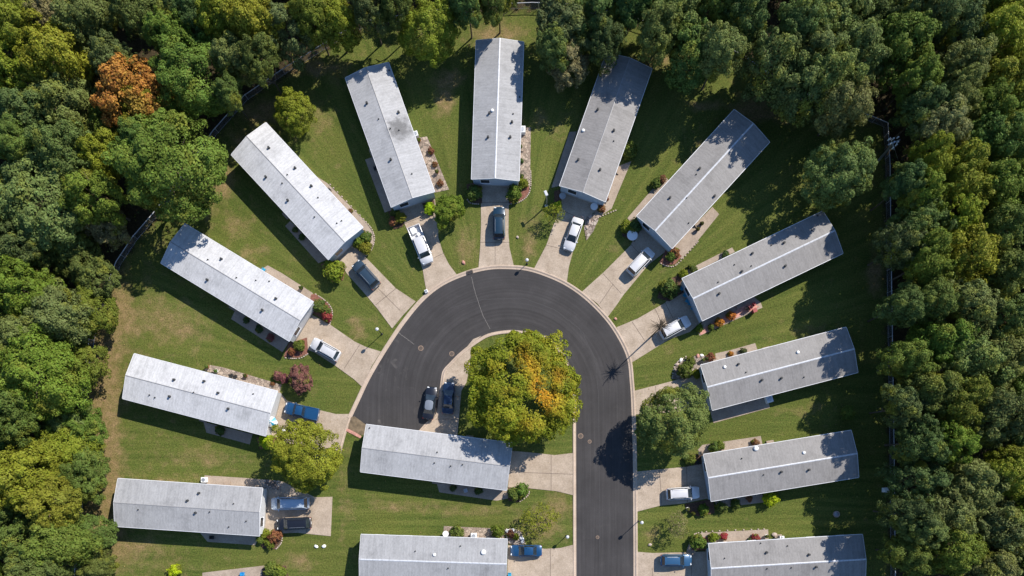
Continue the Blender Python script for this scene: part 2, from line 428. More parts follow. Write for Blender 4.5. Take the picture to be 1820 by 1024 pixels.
def np_mesh(name, v, q, mats):
    me = bpy.data.meshes.new(name); k = q.shape[1]
    me.vertices.add(len(v)); me.vertices.foreach_set('co', np.ascontiguousarray(v, np.float32).ravel())
    me.loops.add(q.size); me.loops.foreach_set('vertex_index', np.ascontiguousarray(q, np.int32).ravel())
    me.polygons.add(len(q)); me.polygons.foreach_set('loop_start', np.arange(0, q.size, k, dtype=np.int32))
    me.materials.append(mats); me.update(calc_edges=True); me.validate(); return me
gme = np_mesh('ground', mb_v, quads, M_lawn)
ca = gme.color_attributes.new('cover', 'FLOAT_COLOR', 'POINT')
ca.data.foreach_set('color', np.stack([dry.ravel(), litter.ravel(), radial.ravel(), np.ones(X.size)], 1).astype(np.float32).ravel())
tag(link('ground', gme), kind='structure')

# ------------------------------------------------------------------ road
outer = [(1126, 1400), (1126, 1024), (1125.5, 906), (1124.5, 800), (1122, 720), (1119.5, 680), (1114.4, 637.6), (1097.3, 600), (1073.4, 565.8), (1039, 531.6), (1005, 507.7), (971, 492), (936.7, 481.4), (902.5, 478.5),
         (868, 479.7), (830, 489), (787.6, 507.7), (753, 535), (719, 576), (685, 627), (657.5, 674), (639.7, 711.6), (624, 745)]
inner = [(1024.4, 1400), (1024.4, 1024), (1024, 850), (1023.5, 725), (1020, 680), (1008, 640), (985, 608), (955, 592), (926.5, 588), (902.5, 587), (868, 593), (841, 608.5), (817, 627), (800, 644), (787.6, 658), (783.5, 675), (780, 705), (774.7, 735.5), (757.6, 751), (744, 766)]
OUT = catmull(W(outer), 6); INN = catmull(W(inner), 6)
ring = OUT + W([(640, 752), (652, 770), (700, 800)]) + INN[::-1]
MB().slab(ring, -0.10, 0.012).obj('road', M_asph)
tag(bpy.data.objects['road'], kind='structure')

def kerb(name, line, side, w=0.78, h=0.11):
    prof = [(0.0, 0.0), (0.0, 0.016), (0.36 * w, 0.012 + 0.012), (0.62 * w, h), (0.88 * w, h), (w, h - 0.03), (w, -0.05)]
    offs = [(offset(line, side * d), z) for d, z in prof]
    b = MB(); n = len(line)
    for i in range(len(offs) - 1):
        (A, za), (B, zb) = offs[i], offs[i + 1]
        for j in range(n - 1):
            b.add([(*A[j], za), (*A[j + 1], za), (*B[j + 1], zb), (*B[j], zb)], [(0, 1, 2, 3) if side < 0 else (3, 2, 1, 0)])
    o = b.obj(name, M_kerb); tag(o, kind='structure'); return o
kerb('kerb', OUT, -1, .62); kerb('kerb', INN, 1, .5)

# crack seals, iron covers, drain
def strip(b, pts, w, z):
    A = offset(pts, w / 2); B = offset(pts, -w / 2)
    for j in range(len(pts) - 1): b.add([(*A[j], z), (*A[j + 1], z), (*B[j + 1], z), (*B[j], z)], [(0, 3, 2, 1)])
M_seal = simple('crack_filler', (0.16, 0.15, 0.14), .8, var=.3)
def crack(pts, w=.07):
    q = W(pts); out = []
    for a, b_ in zip(q[:-1], q[1:]):
        for k in range(8): out.append((a[0] + (b_[0] - a[0]) * k / 8 + random.uniform(-.03, .03), a[1] + (b_[1] - a[1]) * k / 8 + random.uniform(-.03, .03)))
    out.append(q[-1]); return out
b = MB()
for c in ([(838, 492), (846, 525), (858, 560), (871, 585)], [(707, 591), (721, 601), (736, 612)], [(708, 590), (712, 594)]): strip(b, crack(c), .07, .017)
tag(b.obj('road_markings', M_seal), kind='structure')
b = MB()
strip(b, crack([(1035, 590), (1058, 640), (1064, 700), (1066, 900), (1066, 1030)]), .09, .017)
strip(b, crack([(800, 548), (860, 532), (930, 530), (985, 550), (1030, 585), (1060, 640)]), .10, .0165)
tag(b.obj('road_markings', simple('dark_seal', (0.04, 0.038, 0.04), .7)), kind='structure')
for k, (px, py, r, lab) in enumerate([(748, 619, .42, 'round iron manhole cover with pale ring on the left arm of the road'), (1032, 775, .42, 'rusty round iron cover by the kerb beside the island tree'),
                         (1048, 785, .3, 'small grey iron cover in the road just beside the rusty one'), (1062, 955, .27, 'small pale round cover in the road near the bottom edge'),
                         (803, 629, .4, 'tan patched cover in the road above the two parked dark cars')]):
    x, y = P(px, py); t = thing('manhole_cover', lab, 'manhole cover', (x, y, .012), 0, 'iron covers in the road')
    MB().lathe(0, 0, [(r, 0), (r, .012), (r * .72, .018), (r * .72, 0)], 20).obj('ring', M_ringc, t)
    MB().lathe(0, 0, [(r * .7, 0), (r * .7, .02), (r * .4, .026), (r * .1, .026)], 16).obj('lid', M_iron, t)
x, y = P(835, 484); t = thing('storm_drain', 'dark storm drain inlet set in the kerb at the top of the loop', 'drain', (x, y, .10), radians(18))
MB().box(0, 0, 0.03, 1.0, .5, .06).obj('frame', M_iron, t)
MB().box(0, -.05, 0.065, .8, .28, .02).obj('grate', M_dark, t)

# ------------------------------------------------------------------ driveways
def drive(pts, joints=(), name='driveway', mat=None, z=.055):
    b = MB(); b.slab(W(pts), -.05, z)
    b.mi = 1
    for (x0, y0, x1, y1) in joints: strip(b, W([(x0, y0), (x1, y1)]), .07, z + .004)
    o = b.obj(name, [mat or M_conc, M_joint]); tag(o, kind='structure'); return o
drive([(854, 318), (854.7, 359), (855, 400), (853.5, 440), (850.5, 476), (868, 472), (902, 471), (913.5, 474), (905.5, 440), (903.6, 415), (904.3, 361), (905, 318)], [(853.7, 431, 905, 431), (854.8, 360, 904, 360), (880, 431, 880, 473)])
drive([(993, 376), (982, 405), (971, 436), (949, 478), (975, 485), (1007.5, 501), (1011, 475), (1018.7, 446), (1039, 391.5), (1075, 362), (1000, 334), (996, 340)], [(971, 436, 1012, 446), (994, 372, 1040, 392)])
drive([(1034, 519), (1073, 484), (1121, 436), (1140, 390), (1195, 438), (1153, 470), (1107.6, 525), (1094, 545), (1080, 563.5), (1062, 540)], [(1072, 487, 1104, 522), (1066, 540, 1090, 505), (1122, 435, 1135, 450)])
drive([(1095.6, 582), (1134, 566), (1182, 538.5), (1213, 500), (1249, 570), (1226, 590), (1190, 603), (1161.5, 620.5), (1120.5, 646), (1112, 615)], [(1123, 572, 1146, 606), (1164, 549, 1178, 578), (1182, 538, 1196, 566)])
drive([(1126, 695), (1170, 684), (1200, 676), (1245, 662), (1266, 726), (1200, 732), (1127, 737)], [(1165, 686, 1168, 734)])
drive([(1130, 838.5), (1185, 833), (1222, 829.5), (1250, 820), (1266, 884), (1218, 894.5), (1172, 899), (1130, 910)], [(1220, 830, 1222, 893), (1172, 834, 1176, 898)])
drive([(1130, 980.6), (1160, 983), (1220, 981.6), (1260, 980), (1268, 1066), (1130, 1066)], [(1229, 982, 1229, 1066), (1160, 1010, 1160, 1066)])
drive([(903, 968.6), (969, 975.5), (996, 974), (1020, 968), (1020, 1064), (900, 1064)], [(978, 975, 978, 1064)])
drive([(906, 801), (955, 805.6), (986, 809), (1020, 805), (1020, 880.5), (989, 873), (941, 868), (903, 869)], [(979.5, 808, 979.5, 872), (930, 840, 1018, 843)])
drive([(758.5, 520), (754, 496), (751.7, 480), (738, 440), (719, 398), (697, 368), (771, 342), (779, 400), (779, 422), (787.6, 449.6), (798, 470), (814, 491), (790, 502)], [(772, 458, 790, 450), (719, 398, 745, 388), (745, 388, 775, 368)])
drive([(598, 456), (617, 487), (651, 525), (671, 549), (697, 584), (715, 562), (739, 536), (704, 513), (649, 456.5), (644, 408), (582, 462)], [(668, 542, 704, 513), (672, 513, 711, 552)])
drive([(548, 556), (588, 578), (630, 607), (651, 617), (677, 625), (660, 652), (645, 689), (629, 674), (593, 648), (560, 627), (534, 616), (516, 606), (551, 542)], [(640, 612, 612, 655)])
drive([(492, 690), (510, 712), (568, 729), (597, 736), (624, 736), (606, 806), (590, 795), (560, 800), (478, 778)], [(568, 729, 560, 790)])
drive([(464, 852), (500, 855), (560, 884), (591, 883), (588, 953), (528.6, 947), (500, 948), (459, 950)], [(545, 884, 545, 948)])
drive([(841, 603), (856, 597), (838, 612), (835, 650), (829, 680), (820, 695), (813, 775), (745, 770), (760, 752), (777, 736), (783, 705), (786, 678), (790, 660), (803, 646), (820, 629)], [(781, 705, 818, 705), (772, 745, 815, 745)], z=.06)
# dirt end of the road arm
o = drive([(622, 742), (630, 740), (652, 756), (660, 775), (636, 772), (618, 765)], (), 'dirt_patch', M_dirt, .02)
b = MB(); strip(b, W([(618, 764), (630, 770), (642, 777)]), .35, .1); b.slab(W([(617, 762), (642, 775), (640, 779), (615, 766)]), 0, .09); tag(b.obj('kerb', M_pink), kind='structure')
kb = catmull(W([(624, 745), (615, 772), (606, 806)]), 4); kerb('kerb', kb, -1, .4)

# patios and side paths
PAT = [([(922, 226), (943.5, 227), (942, 334), (934, 340), (918, 322)], M_paver), ([(734, 234), (741, 233), (743, 245), (759, 243), (798, 337), (772, 343)], M_paver), ([(649, 284), (664, 279), (700, 372), (684, 378)], M_patio),
       ([(560, 312), (582, 326), (651, 395), (662, 413), (665, 428), (658, 446), (649, 456), (644, 452), (652, 440), (654, 425), (644, 408), (560, 318)], M_patio), ([(507, 402), (516, 393), (583, 461), (566, 468)], M_patio),
       ([(464, 479), (476, 472), (500, 485), (556, 521), (556, 530), (550, 536), (466, 486)], M_patio), ([(419, 550), (411, 567), (502, 626), (516, 605)], M_patio),
       ([(363, 658), (374, 649), (396, 653), (501, 684), (493, 710), (480, 704)], M_paver), ([(362, 750), (367, 769), (444, 790), (449, 772)], M_patio),
       ([(364, 845), (442, 850), (470, 853), (467, 868), (360, 862)], M_patio), ([(355, 946), (369, 963), (454, 969), (462, 950)], M_patio),
       ([(776, 858), (781, 875), (883, 890), (903, 886), (903, 868)], M_patio), ([(789, 935), (876, 939), (897, 941), (896, 962), (788, 954)], M_paver),
       ([(1012, 235), (1025, 234), (996, 330), (980, 334)], M_patio), ([(1097, 296), (1122, 287), (1103, 332), (1087, 371), (1060, 389), (1056, 376), (1076, 358)], M_patio),
       ([(1182, 314), (1165, 330), (1115, 388), (1122, 396), (1136, 386), (1190, 322)], M_patio), ([(1266, 368), (1278, 381), (1232, 438), (1211, 461), (1193, 442)], M_patio),
       ([(1301, 440), (1306, 448), (1218, 492), (1208, 487)], M_patio), ([(1352, 538), (1355, 547), (1243.5, 597), (1240, 588), (1250, 568), (1340, 528)], M_pink and M_patio),
       ([(1342, 610), (1347, 624), (1248, 652), (1246, 634), (1300, 622)], M_patio), ([(1364, 704), (1368, 725), (1268, 752), (1262, 730)], M_patio),
       ([(1352, 775), (1355, 790), (1250, 810), (1240, 800), (1248, 791)], M_patio), ([(1268, 884), (1355, 878), (1357, 893), (1275, 903)], M_patio),
       ([(1365, 941), (1366, 958), (1250, 968), (1230, 985), (1220, 980), (1226, 960), (1247, 947)], M_patio), ([(360, 1018), (472, 1005), (490, 1040), (360, 1050)], M_patio)]
for k, (pts, m) in enumerate(PAT): drive(pts, (), 'patio', m, .045)
BED = [([(829, 328), (856, 322), (857, 362), (846, 362), (833, 352)], M_mulch), ([(905, 322), (940, 330), (941, 340), (933, 352), (918, 360), (905, 362)], M_redmulch), ([(690, 376), (700, 372), (718, 395), (716, 403), (700, 408)], M_mulch),
       ([(750, 362), (772, 356), (774, 378), (758, 382)], M_mulch), ([(636, 410), (648, 409), (658, 425), (652, 446), (640, 448), (624, 432)], M_mulch), ([(570, 470), (598, 462), (613, 485), (610, 498), (590, 502)], M_redmulch),
       ([(553, 524), (560, 522), (583, 539), (591, 556), (586, 575), (548, 552)], M_redmulch), ([(514, 610), (546, 600), (548, 628), (530, 636), (504, 634)], M_redmulch), ([(455, 952), (500, 950), (500, 962), (490, 976), (468, 975)], M_mulch),
       ([(903, 866), (940, 869), (938, 880), (920, 893), (903, 890)], M_mulch), ([(1056, 380), (1064, 390), (1054, 412), (1042, 428), (1038, 405), (1042, 386)], M_gravel), ([(985, 340), (998, 336), (998, 376), (985, 372)], M_mulch),
       ([(1105, 398), (1136, 386), (1140, 405), (1128, 430), (1106, 420)], M_mulch), ([(1185, 440), (1212, 455), (1200, 470), (1180, 472), (1172, 466)], M_redmulch), ([(1178, 500), (1210, 488), (1215, 520), (1190, 536), (1168, 530)], M_mulch),
       ([(1240, 588), (1330, 540), (1350, 545), (1245, 596)], M_pink), ([(1222, 634), (1248, 632), (1252, 665), (1215, 675), (1196, 674), (1199, 652)], M_gravel), ([(1215, 806), (1250, 808), (1250, 824), (1222, 829)], M_mulch),
       ([(1218, 896), (1268, 886), (1270, 912), (1240, 918), (1220, 908)], M_mulch), ([(1228, 978), (1245, 955), (1258, 955), (1260, 978)], M_redmulch), ([(466, 1010), (508, 1005), (514, 1030), (466, 1035)], M_mulch),
       ([(897, 941), (925, 945), (932, 962), (928, 972), (902, 966)], M_gravel), ([(456, 778), (500, 776), (500, 796), (462, 798)], M_redmulch), ([(470, 852), (500, 855), (500, 872), (470, 868)], M_gravel)]
for pts, m in BED: drive(pts, (), 'garden_bed', m, .065)
# stone edging curves
for pts in ([(943, 300), (943, 333), (936, 350), (921, 360), (905, 363)], [(829, 352), (836, 361), (850, 363)], [(583, 324), (651, 395), (664, 416), (665, 430), (659, 446), (648, 457)], [(558, 521), (582, 538), (591, 556), (586, 577)],
            [(1365, 940), (1247, 946), (1230, 960), (1221, 980)], [(1222, 632), (1200, 648), (1195, 672)], [(502, 952), (500, 965), (490, 977)], [(941, 871), (938, 881), (922, 893)], [(504, 636), (532, 637), (549, 628)],
            [(897, 940), (922, 944), (933, 966)], [(1100, 372), (1060, 389), (1044, 405)], [(1172, 467), (1185, 473), (1203, 470), (1240, 430)]):
    q = catmull(W(pts), 10); b = MB(); acc = 0; last = q[0]
    for p in q:
        if math.dist(p, last) > .26:
            b.box(p[0], p[1], .06, .24, .17, .13, math.atan2(p[1] - last[1], p[0] - last[0]) + random.uniform(-.2, .2), .03); last = p
    tag(b.obj('stone_edging', M_stone), kind='structure')

# ------------------------------------------------------------------ mobile homes
def uv_fit(c):
    h = 2.95
    A, B, C, D = [np.array(P(*p, h)) for p in c]      # A,B outer end ; C,D inner end (C next to B)
    e0 = (A + B) / 2; e1 = (C + D) / 2; ctr = (e0 + e1) / 2; ax = e1 - e0
    Ln = np.linalg.norm(ax); ax /= Ln
    Wd = (np.linalg.norm(A - B) + np.linalg.norm(C - D)) / 2
    nrm = np.array((-ax[1], ax[0])); Wd = abs(((A - B) @ nrm)) / 2 + abs((D - C) @ nrm) / 2
    return ctr, math.atan2(ax[1], ax[0]), Ln, Wd
EAVE = 2.95; RISE = .62
def home(corners, roof, siding, ridge, vents, label, opts=()):
    ctr, ang, Ln, Wd = uv_fit(corners)
    t = thing('mobile_home', label, 'mobile home', (ctr[0], ctr[1], 0), ang, 'mobile homes around the loop road')
    hl, hw = Ln / 2, Wd / 2; ov = .22; wl, ww = hl - .30, hw - .14
    zt = EAVE - .06
    b = MB()       # walls with gables, as a closed prism
    g = zt + RISE * (ww / hw) - .02
    v = [(-wl, -ww, .55), (-wl, ww, .55), (-wl, ww, zt), (-wl, 0, g), (-wl, -ww, zt), (wl, -ww, .55), (wl, ww, .55), (wl, ww, zt), (wl, 0, g), (wl, -ww, zt)]
    b.add(v, [(0, 4, 3, 2, 1), (5, 6, 7, 8, 9), (0, 5, 9, 4), (1, 2, 7, 6)])
    b.obj('wall', M_siding[siding], t)
    b = MB(); b.box(0, 0, .275, 2 * wl - .1, 2 * ww - .1, .55); b.obj('skirting', M_skirt, t)
    # roof: two pitched sheets with thickness
    b = MB(); th = .11
    sec = [(-hw, EAVE - th), (-hw, EAVE), (0, EAVE + RISE), (hw, EAVE), (hw, EAVE - th), (0, EAVE + RISE - th)]
    nseg = 1
    b.rings([[(x, y, z) for (y, z) in sec] for x in (-hl, hl)])
    rf = b.obj('roof', M_roofs[roof], t)
    b = MB(); w = .12 if ridge == 'pale' else .07
    sec = [(-w, EAVE + RISE - .04 * w / .2 + .0), (-w, EAVE + RISE + .02 - w * RISE / hw), (0, EAVE + RISE + .035), (w, EAVE + RISE + .02 - w * RISE / hw), (w, EAVE + RISE - .04 * w / .2)]
    b.rings([[(x, y, z) for (y, z) in sec] for x in (-hl - .01, hl + .01)])
    b.obj('ridge_cap', M_ridge_l if ridge == 'pale' else M_ridge_d, rf)
    for s in (-1, 1):      # gutters along the eaves
        b = MB(); b.box(0, s * (hw + .045), EAVE - .075, 2 * hl + .02, .085, .12, 0, .015)
        b.obj('gutter', M_trim, t)
    for s in (-1, 1):      # rake trim at the two ends
        b = MB()
        for q in (-1, 1):
            b.add([(s * (hl + .003), 0, EAVE + RISE - .17), (s * (hl + .003), 0, EAVE + RISE + .012), (s * (hl + .003), q * hw, EAVE + .012), (s * (hl + .003), q * hw, EAVE - .17),
                   (s * (hl + .045), 0, EAVE + RISE - .17), (s * (hl + .045), 0, EAVE + RISE + .012), (s * (hl + .045), q * hw, EAVE + .012), (s * (hl + .045), q * hw, EAVE - .17)],
                  [(0, 1, 2, 3), (7, 6, 5, 4), (0, 4, 5, 1), (1, 5, 6, 2), (2, 6, 7, 3), (3, 7, 4, 0)])
        b.obj('rake_trim', M_trim, t)
    # windows and doors
    def window(x, y, rz, w_, h_, z):
        b = MB(); b.box(0, 0, 0, w_ + .16, .06, h_ + .16)
        f = b.obj('window', M_trim, t, False, (x, y, z), rz)
        b = MB(); b.box(0, .025, 0, w_, .03, h_); b.obj('pane', M_glass, f)
        b = MB(); b.box(0, .035, -h_ / 2 - .1, w_ + .22, .1, .05); b.obj('sill', M_trim, f)
    for y in (-hw * .45,): window(wl + .01, y, -pi / 2, 1.3, 1.0, 1.75)
    window(-wl - .01, 0, pi / 2, 1.0, .9, 1.8)
    nW = 5
    for s in (-1, 1):
        for k in range(nW):
            x = -wl + (k + .5) * 2 * wl / nW
            if k == (3 if s > 0 else 2):
                b = MB(); b.box(0, 0, 0, .98, .06, 2.05); d = b.obj('door', M_door if s > 0 else M_trim, t, False, (x, s * (ww + .01), 1.62), 0 if s > 0 else pi)
                b = MB(); b.blob(.36, .05, -.05, .04, .04, .04, 6, 0); b.obj('handle', M_metal, d)
                b = MB()
                for q in range(2): b.box(0, .18 + q * .26, .20 - q * .09, 1.1, .26, .40 - q * .18)
                b.obj('steps', M_patio, t, False, (x, s * (ww + .02), 0.0), 0 if s > 0 else pi)
            else: window(x, s * (ww + .01), 0 if s > 0 else pi, 1.1, .95, 1.8)
    # vents on the roof, placed where they stand
    for (px, py, kind) in vents:
        h = EAVE + .45; wx, wy = P(px, py, h); dx, dy = wx - ctr[0], wy - ctr[1]
        lx = dx * cos(-ang) - dy * sin(-ang); ly = dx * sin(-ang) + dy * cos(-ang)
        lx = max(-hl + .3, min(hl - .3, lx)); ly = max(-hw + .3, min(hw - .3, ly))
        z = EAVE + RISE * (1 - abs(ly) / hw)
        b = MB()
        if kind == 'd': b.lathe(0, 0, [(.20, -.06), (.19, .05), (.10, .07), (.09, .24), (.17, .25), (.17, .31), (.05, .34)], 12); mm = M_vent
        elif kind == 's': b.lathe(0, 0, [(.13, -.05), (.12, .03), (.055, .05), (.055, .22), (.02, .22)], 10); mm = M_vent
        elif kind == 'w': b.lathe(0, 0, [(.24, -.06), (.24, .12), (.18, .2), (.05, .23)], 14); mm = M_ventw
        else: b.lathe(0, 0, [(.38, -.08), (.38, .16), (.3, .28), (.08, .34)], 16); mm = M_ventw
        b.obj('roof_vent', mm, rf, True, (lx, ly, z))
    return t
d, s_, w_ = 'd', 's', 'w'
home([(846, 72), (931, 74), (922, 321), (838.5, 319)], 'grey', 'blue', 'pale', [(870, 201.5, d), (910, 216, d), (867.5, 244, d), (907, 243, d), (875, 197, w_), (912, 201, s_), (930, 170, s_)],
     'grey roofed mobile home standing straight up at top centre, tree shadow on its far end')
home([(613, 138), (691, 111), (772, 341.5), (696, 368)], 'sooty', 'blue', 'dark', [(652, 183, d), (708, 198.5, d), (694.7, 284, d), (732, 309, s_), (694, 229.5, s_), (673, 212, s_), (691, 122, s_), (709, 231, s_)],
     'pale mobile home with a sooty stain by its ridge, behind the white pickup')
home([(411, 274), (472, 218.5), (646.5, 405), (582.5, 461)], 'white', 'blue', 'dark', [(478, 263, d), (524, 298, d), (511, 311, s_), (553, 330, d), (472, 314, d), (501.6, 326, s_), (511, 355.6, d), (564.8, 351, s_), (606.5, 392, s_), (598.6, 397, s_), (559, 386, s_)],
     'white roofed mobile home at upper left with ten vents, behind the dark blue SUV')
home([(285.7, 467.7), (328.4, 397.3), (557, 537), (514, 606)], 'white', 'white', 'dark', [(369.8, 462, s_), (393, 460, d), (420.7, 494, s_), (454, 498, s_), (490.7, 531, d), (367.7, 497, d), (466, 551, d), (477, 499, s_)],
     'white roofed mobile home at left with tree shade on its far corner, behind white hatchback')
home([(216.6, 708), (239, 629), (491.8, 695), (474, 775.5)], 'white', 'white', 'dark', [(309.6, 675, d), (362, 677.4, d), (388, 698.6, d), (449, 700, s_), (301.4, 704.8, d), (264.5, 702, s_), (274, 706.5, s_), (406, 726.6, d), (345, 698, s_)],
     'brightest white roofed mobile home at far left, behind the blue pickup and blue umbrella')
home([(203, 935.4), (210, 850.7), (467, 868), (461, 952.5)], 'grey', 'white', 'dark', [(352.7, 876.7, d), (333.5, 890, d), (348, 911.5, d), (373, 910, s_), (415, 895.5, s_), (437, 926.6, s_), (245.7, 906, s_), (405, 937, s_)],
     'weathered grey mobile home at bottom left, two vehicles parked at its end')
home([(639.7, 838), (651.6, 755), (909.6, 786.8), (902, 872)], 'pale', 'white', 'dark', [(777, 804, s_), (772, 823, s_), (801, 828.5, s_), (822, 826, s_), (655.7, 760.5, s_)],
     'pale mobile home in the centre across the road end, shaded by the island tree')
home([(638, 1037), (642.4, 950), (902.8, 958.7), (898, 1045)], 'grey', 'white', 'pale', [(737.8, 980, s_), (772, 986, w_), (796.5, 1010, s_), (818, 971, s_), (859, 981.6, 'W')],
     'grey ribbed mobile home cut by the bottom edge, left of the blue sedan')
home([(1077, 93), (1160, 122.6), (1074.4, 359), (996, 330)], 'warm', 'blue', 'dark', [(1062.6, 194, d), (1091, 232, d), (1091, 250, s_), (1028, 283, d), (1066.6, 301.7, d), (1037, 230, w_)],
     'warm grey mobile home right of top centre, leafy shadow across its upper third')
home([(1304, 195), (1369, 252), (1194, 441), (1132, 384.7)], 'warm', 'blue', 'pale', [(1243.6, 299.5, d), (1237.5, 310, s_), (1191, 351, d), (1220, 352.5, s_), (1271, 347, d), (1225, 395, s_)],
     'grey mobile home at upper right lying diagonally, speckled tree shade on its end')
home([(1461, 375.5), (1500, 449.6), (1249.3, 569), (1211, 496.4)], 'warm', 'blue', 'pale', [(1338, 449.6, d), (1394, 431, d), (1416, 420, s_), (1443.5, 409, s_), (1372, 435, s_), (1396, 472.5, d), (1278, 522, d), (1318, 483, d), (1306, 470, s_), (1276, 502, s_), (1455, 381, s_), (1335, 473, s_)],
     'fully sunlit grey mobile home at right with orange shrubs along its lower side')
home([(1503, 582), (1526, 661.5), (1267.5, 728.7), (1243.5, 649.6)], 'warm', 'blue', 'pale', [(1418.5, 626, w_), (1313, 647, d), (1325.6, 662, s_), (1354, 675.5, d), (1389, 672, d), (1430, 670, s_), (1288.7, 652, w_)],
     'grey mobile home at right directly above the round green tree by the road')
home([(1512.5, 765), (1527, 848), (1264, 891), (1250, 808)], 'warm', 'blue', 'pale', [(1319, 815, s_), (1345, 797, 'W'), (1429, 804.6, w_), (1388.5, 838.7, d), (1437.7, 835, d), (1357, 844, s_)],
     'grey mobile home at lower right with a big white cap vent at its eave')
home([(1531, 950), (1540, 1036), (1266, 1052), (1258, 967)], 'warm', 'blue', 'pale', [(1353.6, 966, s_), (1363, 982, d), (1400.8, 970.7, s_), (1437.7, 985.7, d), (1288, 992.5, s_), (1363, 1010.6, s_), (1406, 1009, s_), (1450, 1007.6, d)],
     'grey mobile home in the bottom right corner, red shrubs along its upper side')

# ------------------------------------------------------------------ vehicles
def car(px, py, dx, dy, col, kind, label, cat, Lm=4.7, Wm=1.85, rcol=None, Ht=None, hood_l=1.35):
    x, y = P(px, py, .9); ang = math.atan2(-dy, dx)
    t = thing({'pickup': 'pickup_truck', 'suv': 'parked_suv', 'van': 'minivan', 'sedan': 'parked_car'}[kind], label, cat, (x, y, .06), ang, 'vehicles parked at the homes')
    pm = MATS.get('paint_' + col[0]) or paint('paint_' + col[0], col[1])
    Ht = Ht or {'sedan': 1.45, 'suv': 1.75, 'van': 1.78, 'pickup': 1.8}[kind]
    belt = {'sedan': .92, 'suv': 1.08, 'van': 1.05, 'pickup': 1.12}[kind]; hood = {'sedan': .88, 'suv': 1.02, 'van': .98, 'pickup': 1.08}[kind]
    h = Lm / 2; w = Wm / 2
    # key stations from rear (-h) to front (+h), in metres
    if kind == 'sedan': rg0, rg1, ws1, ws0, tail = -h + .75, -h + 1.35, h - 2.15, h - 1.20, .90
    elif kind == 'suv': rg0, rg1, ws1, ws0, tail = -h + .12, -h + .50, h - 1.95, h - 1.12, 1.08
    elif kind == 'van': rg0, rg1, ws1, ws0, tail = -h + .10, -h + .42, h - 1.75, h - .95, 1.05
    else: rg0, rg1, ws1, ws0, tail = -h + 2.0, -h + 2.25, h - hood_l - .6, h - hood_l, 1.1
    def zt(u):        # top of lower body
        if u > ws0 - .05: 
            k = (u - ws0) / (h - ws0); return hood - .17 * k * k + (belt - hood) * max(0, 1 - k * 4)
        if u < rg0: k = (rg0 - u) / max(.01, (rg0 + h)); return belt - (belt - tail) * k
        return belt
    st = []
    us = sorted(set([-h, -h + .06, -h + .2, -h + .5, h - .55, h - .25, h - .08, h] + list(np.linspace(-h + .8, h - .8, 10))))
    if kind == 'pickup': us = [u for u in us if u > rg0 - .02 or u < -h + .01]; us = sorted(set(us + [rg0 - .06])) ; us = [u for u in us if u >= rg0 - .07]
    rings = []
    for u in us:
        e = abs(u) / h; front = u > 0
        k = max(0, (abs(u) - (h - .75)) / .75)
        ww = w * (1 - (.20 if front else .13) * k ** 2.6); zz = zt(u) - (.10 * k ** 4)
        z0 = .24 + .10 * k ** 3
        rings.append([(u, -ww * .88, z0), (u, -ww, .42), (u, -ww * 1.0, zz * .72), (u, -ww * .965, zz - .06), (u, -ww * .86, zz), (u, 0, zz + .035), (u, ww * .86, zz), (u, ww * .965, zz - .06), (u, ww, zz * .72), (u, ww, .42), (u, ww * .88, z0)])
    b = MB(); b.rings(rings)
    if kind == 'pickup':
        xb0, xb1 = -h, rg0 - .07; xm = (xb0 + xb1) / 2; lb = xb1 - xb0
        for s in (-1, 1): b.box(xm, s * (w - .07), .74, lb, .14, .74, 0, .03)
        b.box(xb0 + .05, 0, .74, .10, 2 * w - .28, .70, 0, .02); b.box(xb1 - .04, 0, .76, .08, 2 * w - .28, .68)
        b.box(xm, 0, .50, lb - .16, 2 * w - .28, .16)
    b.obj('body', pm, t, True)
    # greenhouse
    cwb, cwt = w * .90, w * .66; zb, ztp = belt + .015, Ht
    if kind in ('van', 'suv', 'pickup'): cwt = w * .70
    BL = [(rg0, cwb * .93), (ws0, cwb * .9)]; TP = [(rg1, cwt), (ws1, cwt)]
    def quad(name, p, mat, off=0):
        b = MB(); c = np.mean(p, 0); n = np.cross(np.array(p[1]) - p[0], np.array(p[2]) - p[0]); n /= np.linalg.norm(n)
        if n @ (c - np.array((0, 0, .9))) < 0: n = -n
        o = [tuple(np.array(q) + n * (.012 + off)) for q in p]; i = [tuple(np.array(q) - n * .03) for q in p]
        b.add(o + i, [(0, 1, 2, 3), (7, 6, 5, 4), (0, 4, 5, 1), (1, 5, 6, 2), (2, 6, 7, 3), (3, 7, 4, 0)]); return b.obj(name, mat, t)
    # pillars/cabin shell in paint
    b = MB(); b.rings([[(rg0 + .0, -cwb, zb - .06), (ws0, -cwb * .96, zb - .06), (ws0, cwb * .96, zb - .06), (rg0, cwb, zb - .06)], [(rg1, -cwt, ztp - .05), (ws1, -cwt, ztp - .05), (ws1, cwt, ztp - .05), (rg1, cwt, ztp - .05)]])
    b.obj('cabin', pm, t)
    def lerp(a, c, k): return tuple(np.array(a) * (1 - k) + np.array(c) * k)
    A = [(rg0, -cwb, zb - .06), (ws0, -cwb * .96, zb - .06), (ws0, cwb * .96, zb - .06), (rg0, cwb, zb - .06)]; T_ = [(rg1, -cwt, ztp - .05), (ws1, -cwt, ztp - .05), (ws1, cwt, ztp - .05), (rg1, cwt, ztp - .05)]
    def pane(i, j, name, m0=.05, m1=.05):
        a0, a1, c1, c0 = A[i], A[j], T_[j], T_[i]
        q = []
        for (u, v) in ((m0, .08), (1 - m1, .08), (1 - m1, .97), (m0, .97)):
            q.append(lerp(lerp(a0, a1, u), lerp(c0, c1, u), v))
        return quad(name, q, M_glass)
    pane(1, 2, 'windshield', .03, .03); pane(3, 0, 'rear_window', .05, .05); pane(0, 1, 'side_window', .05, .06); pane(2, 3, 'side_window', .06, .05)
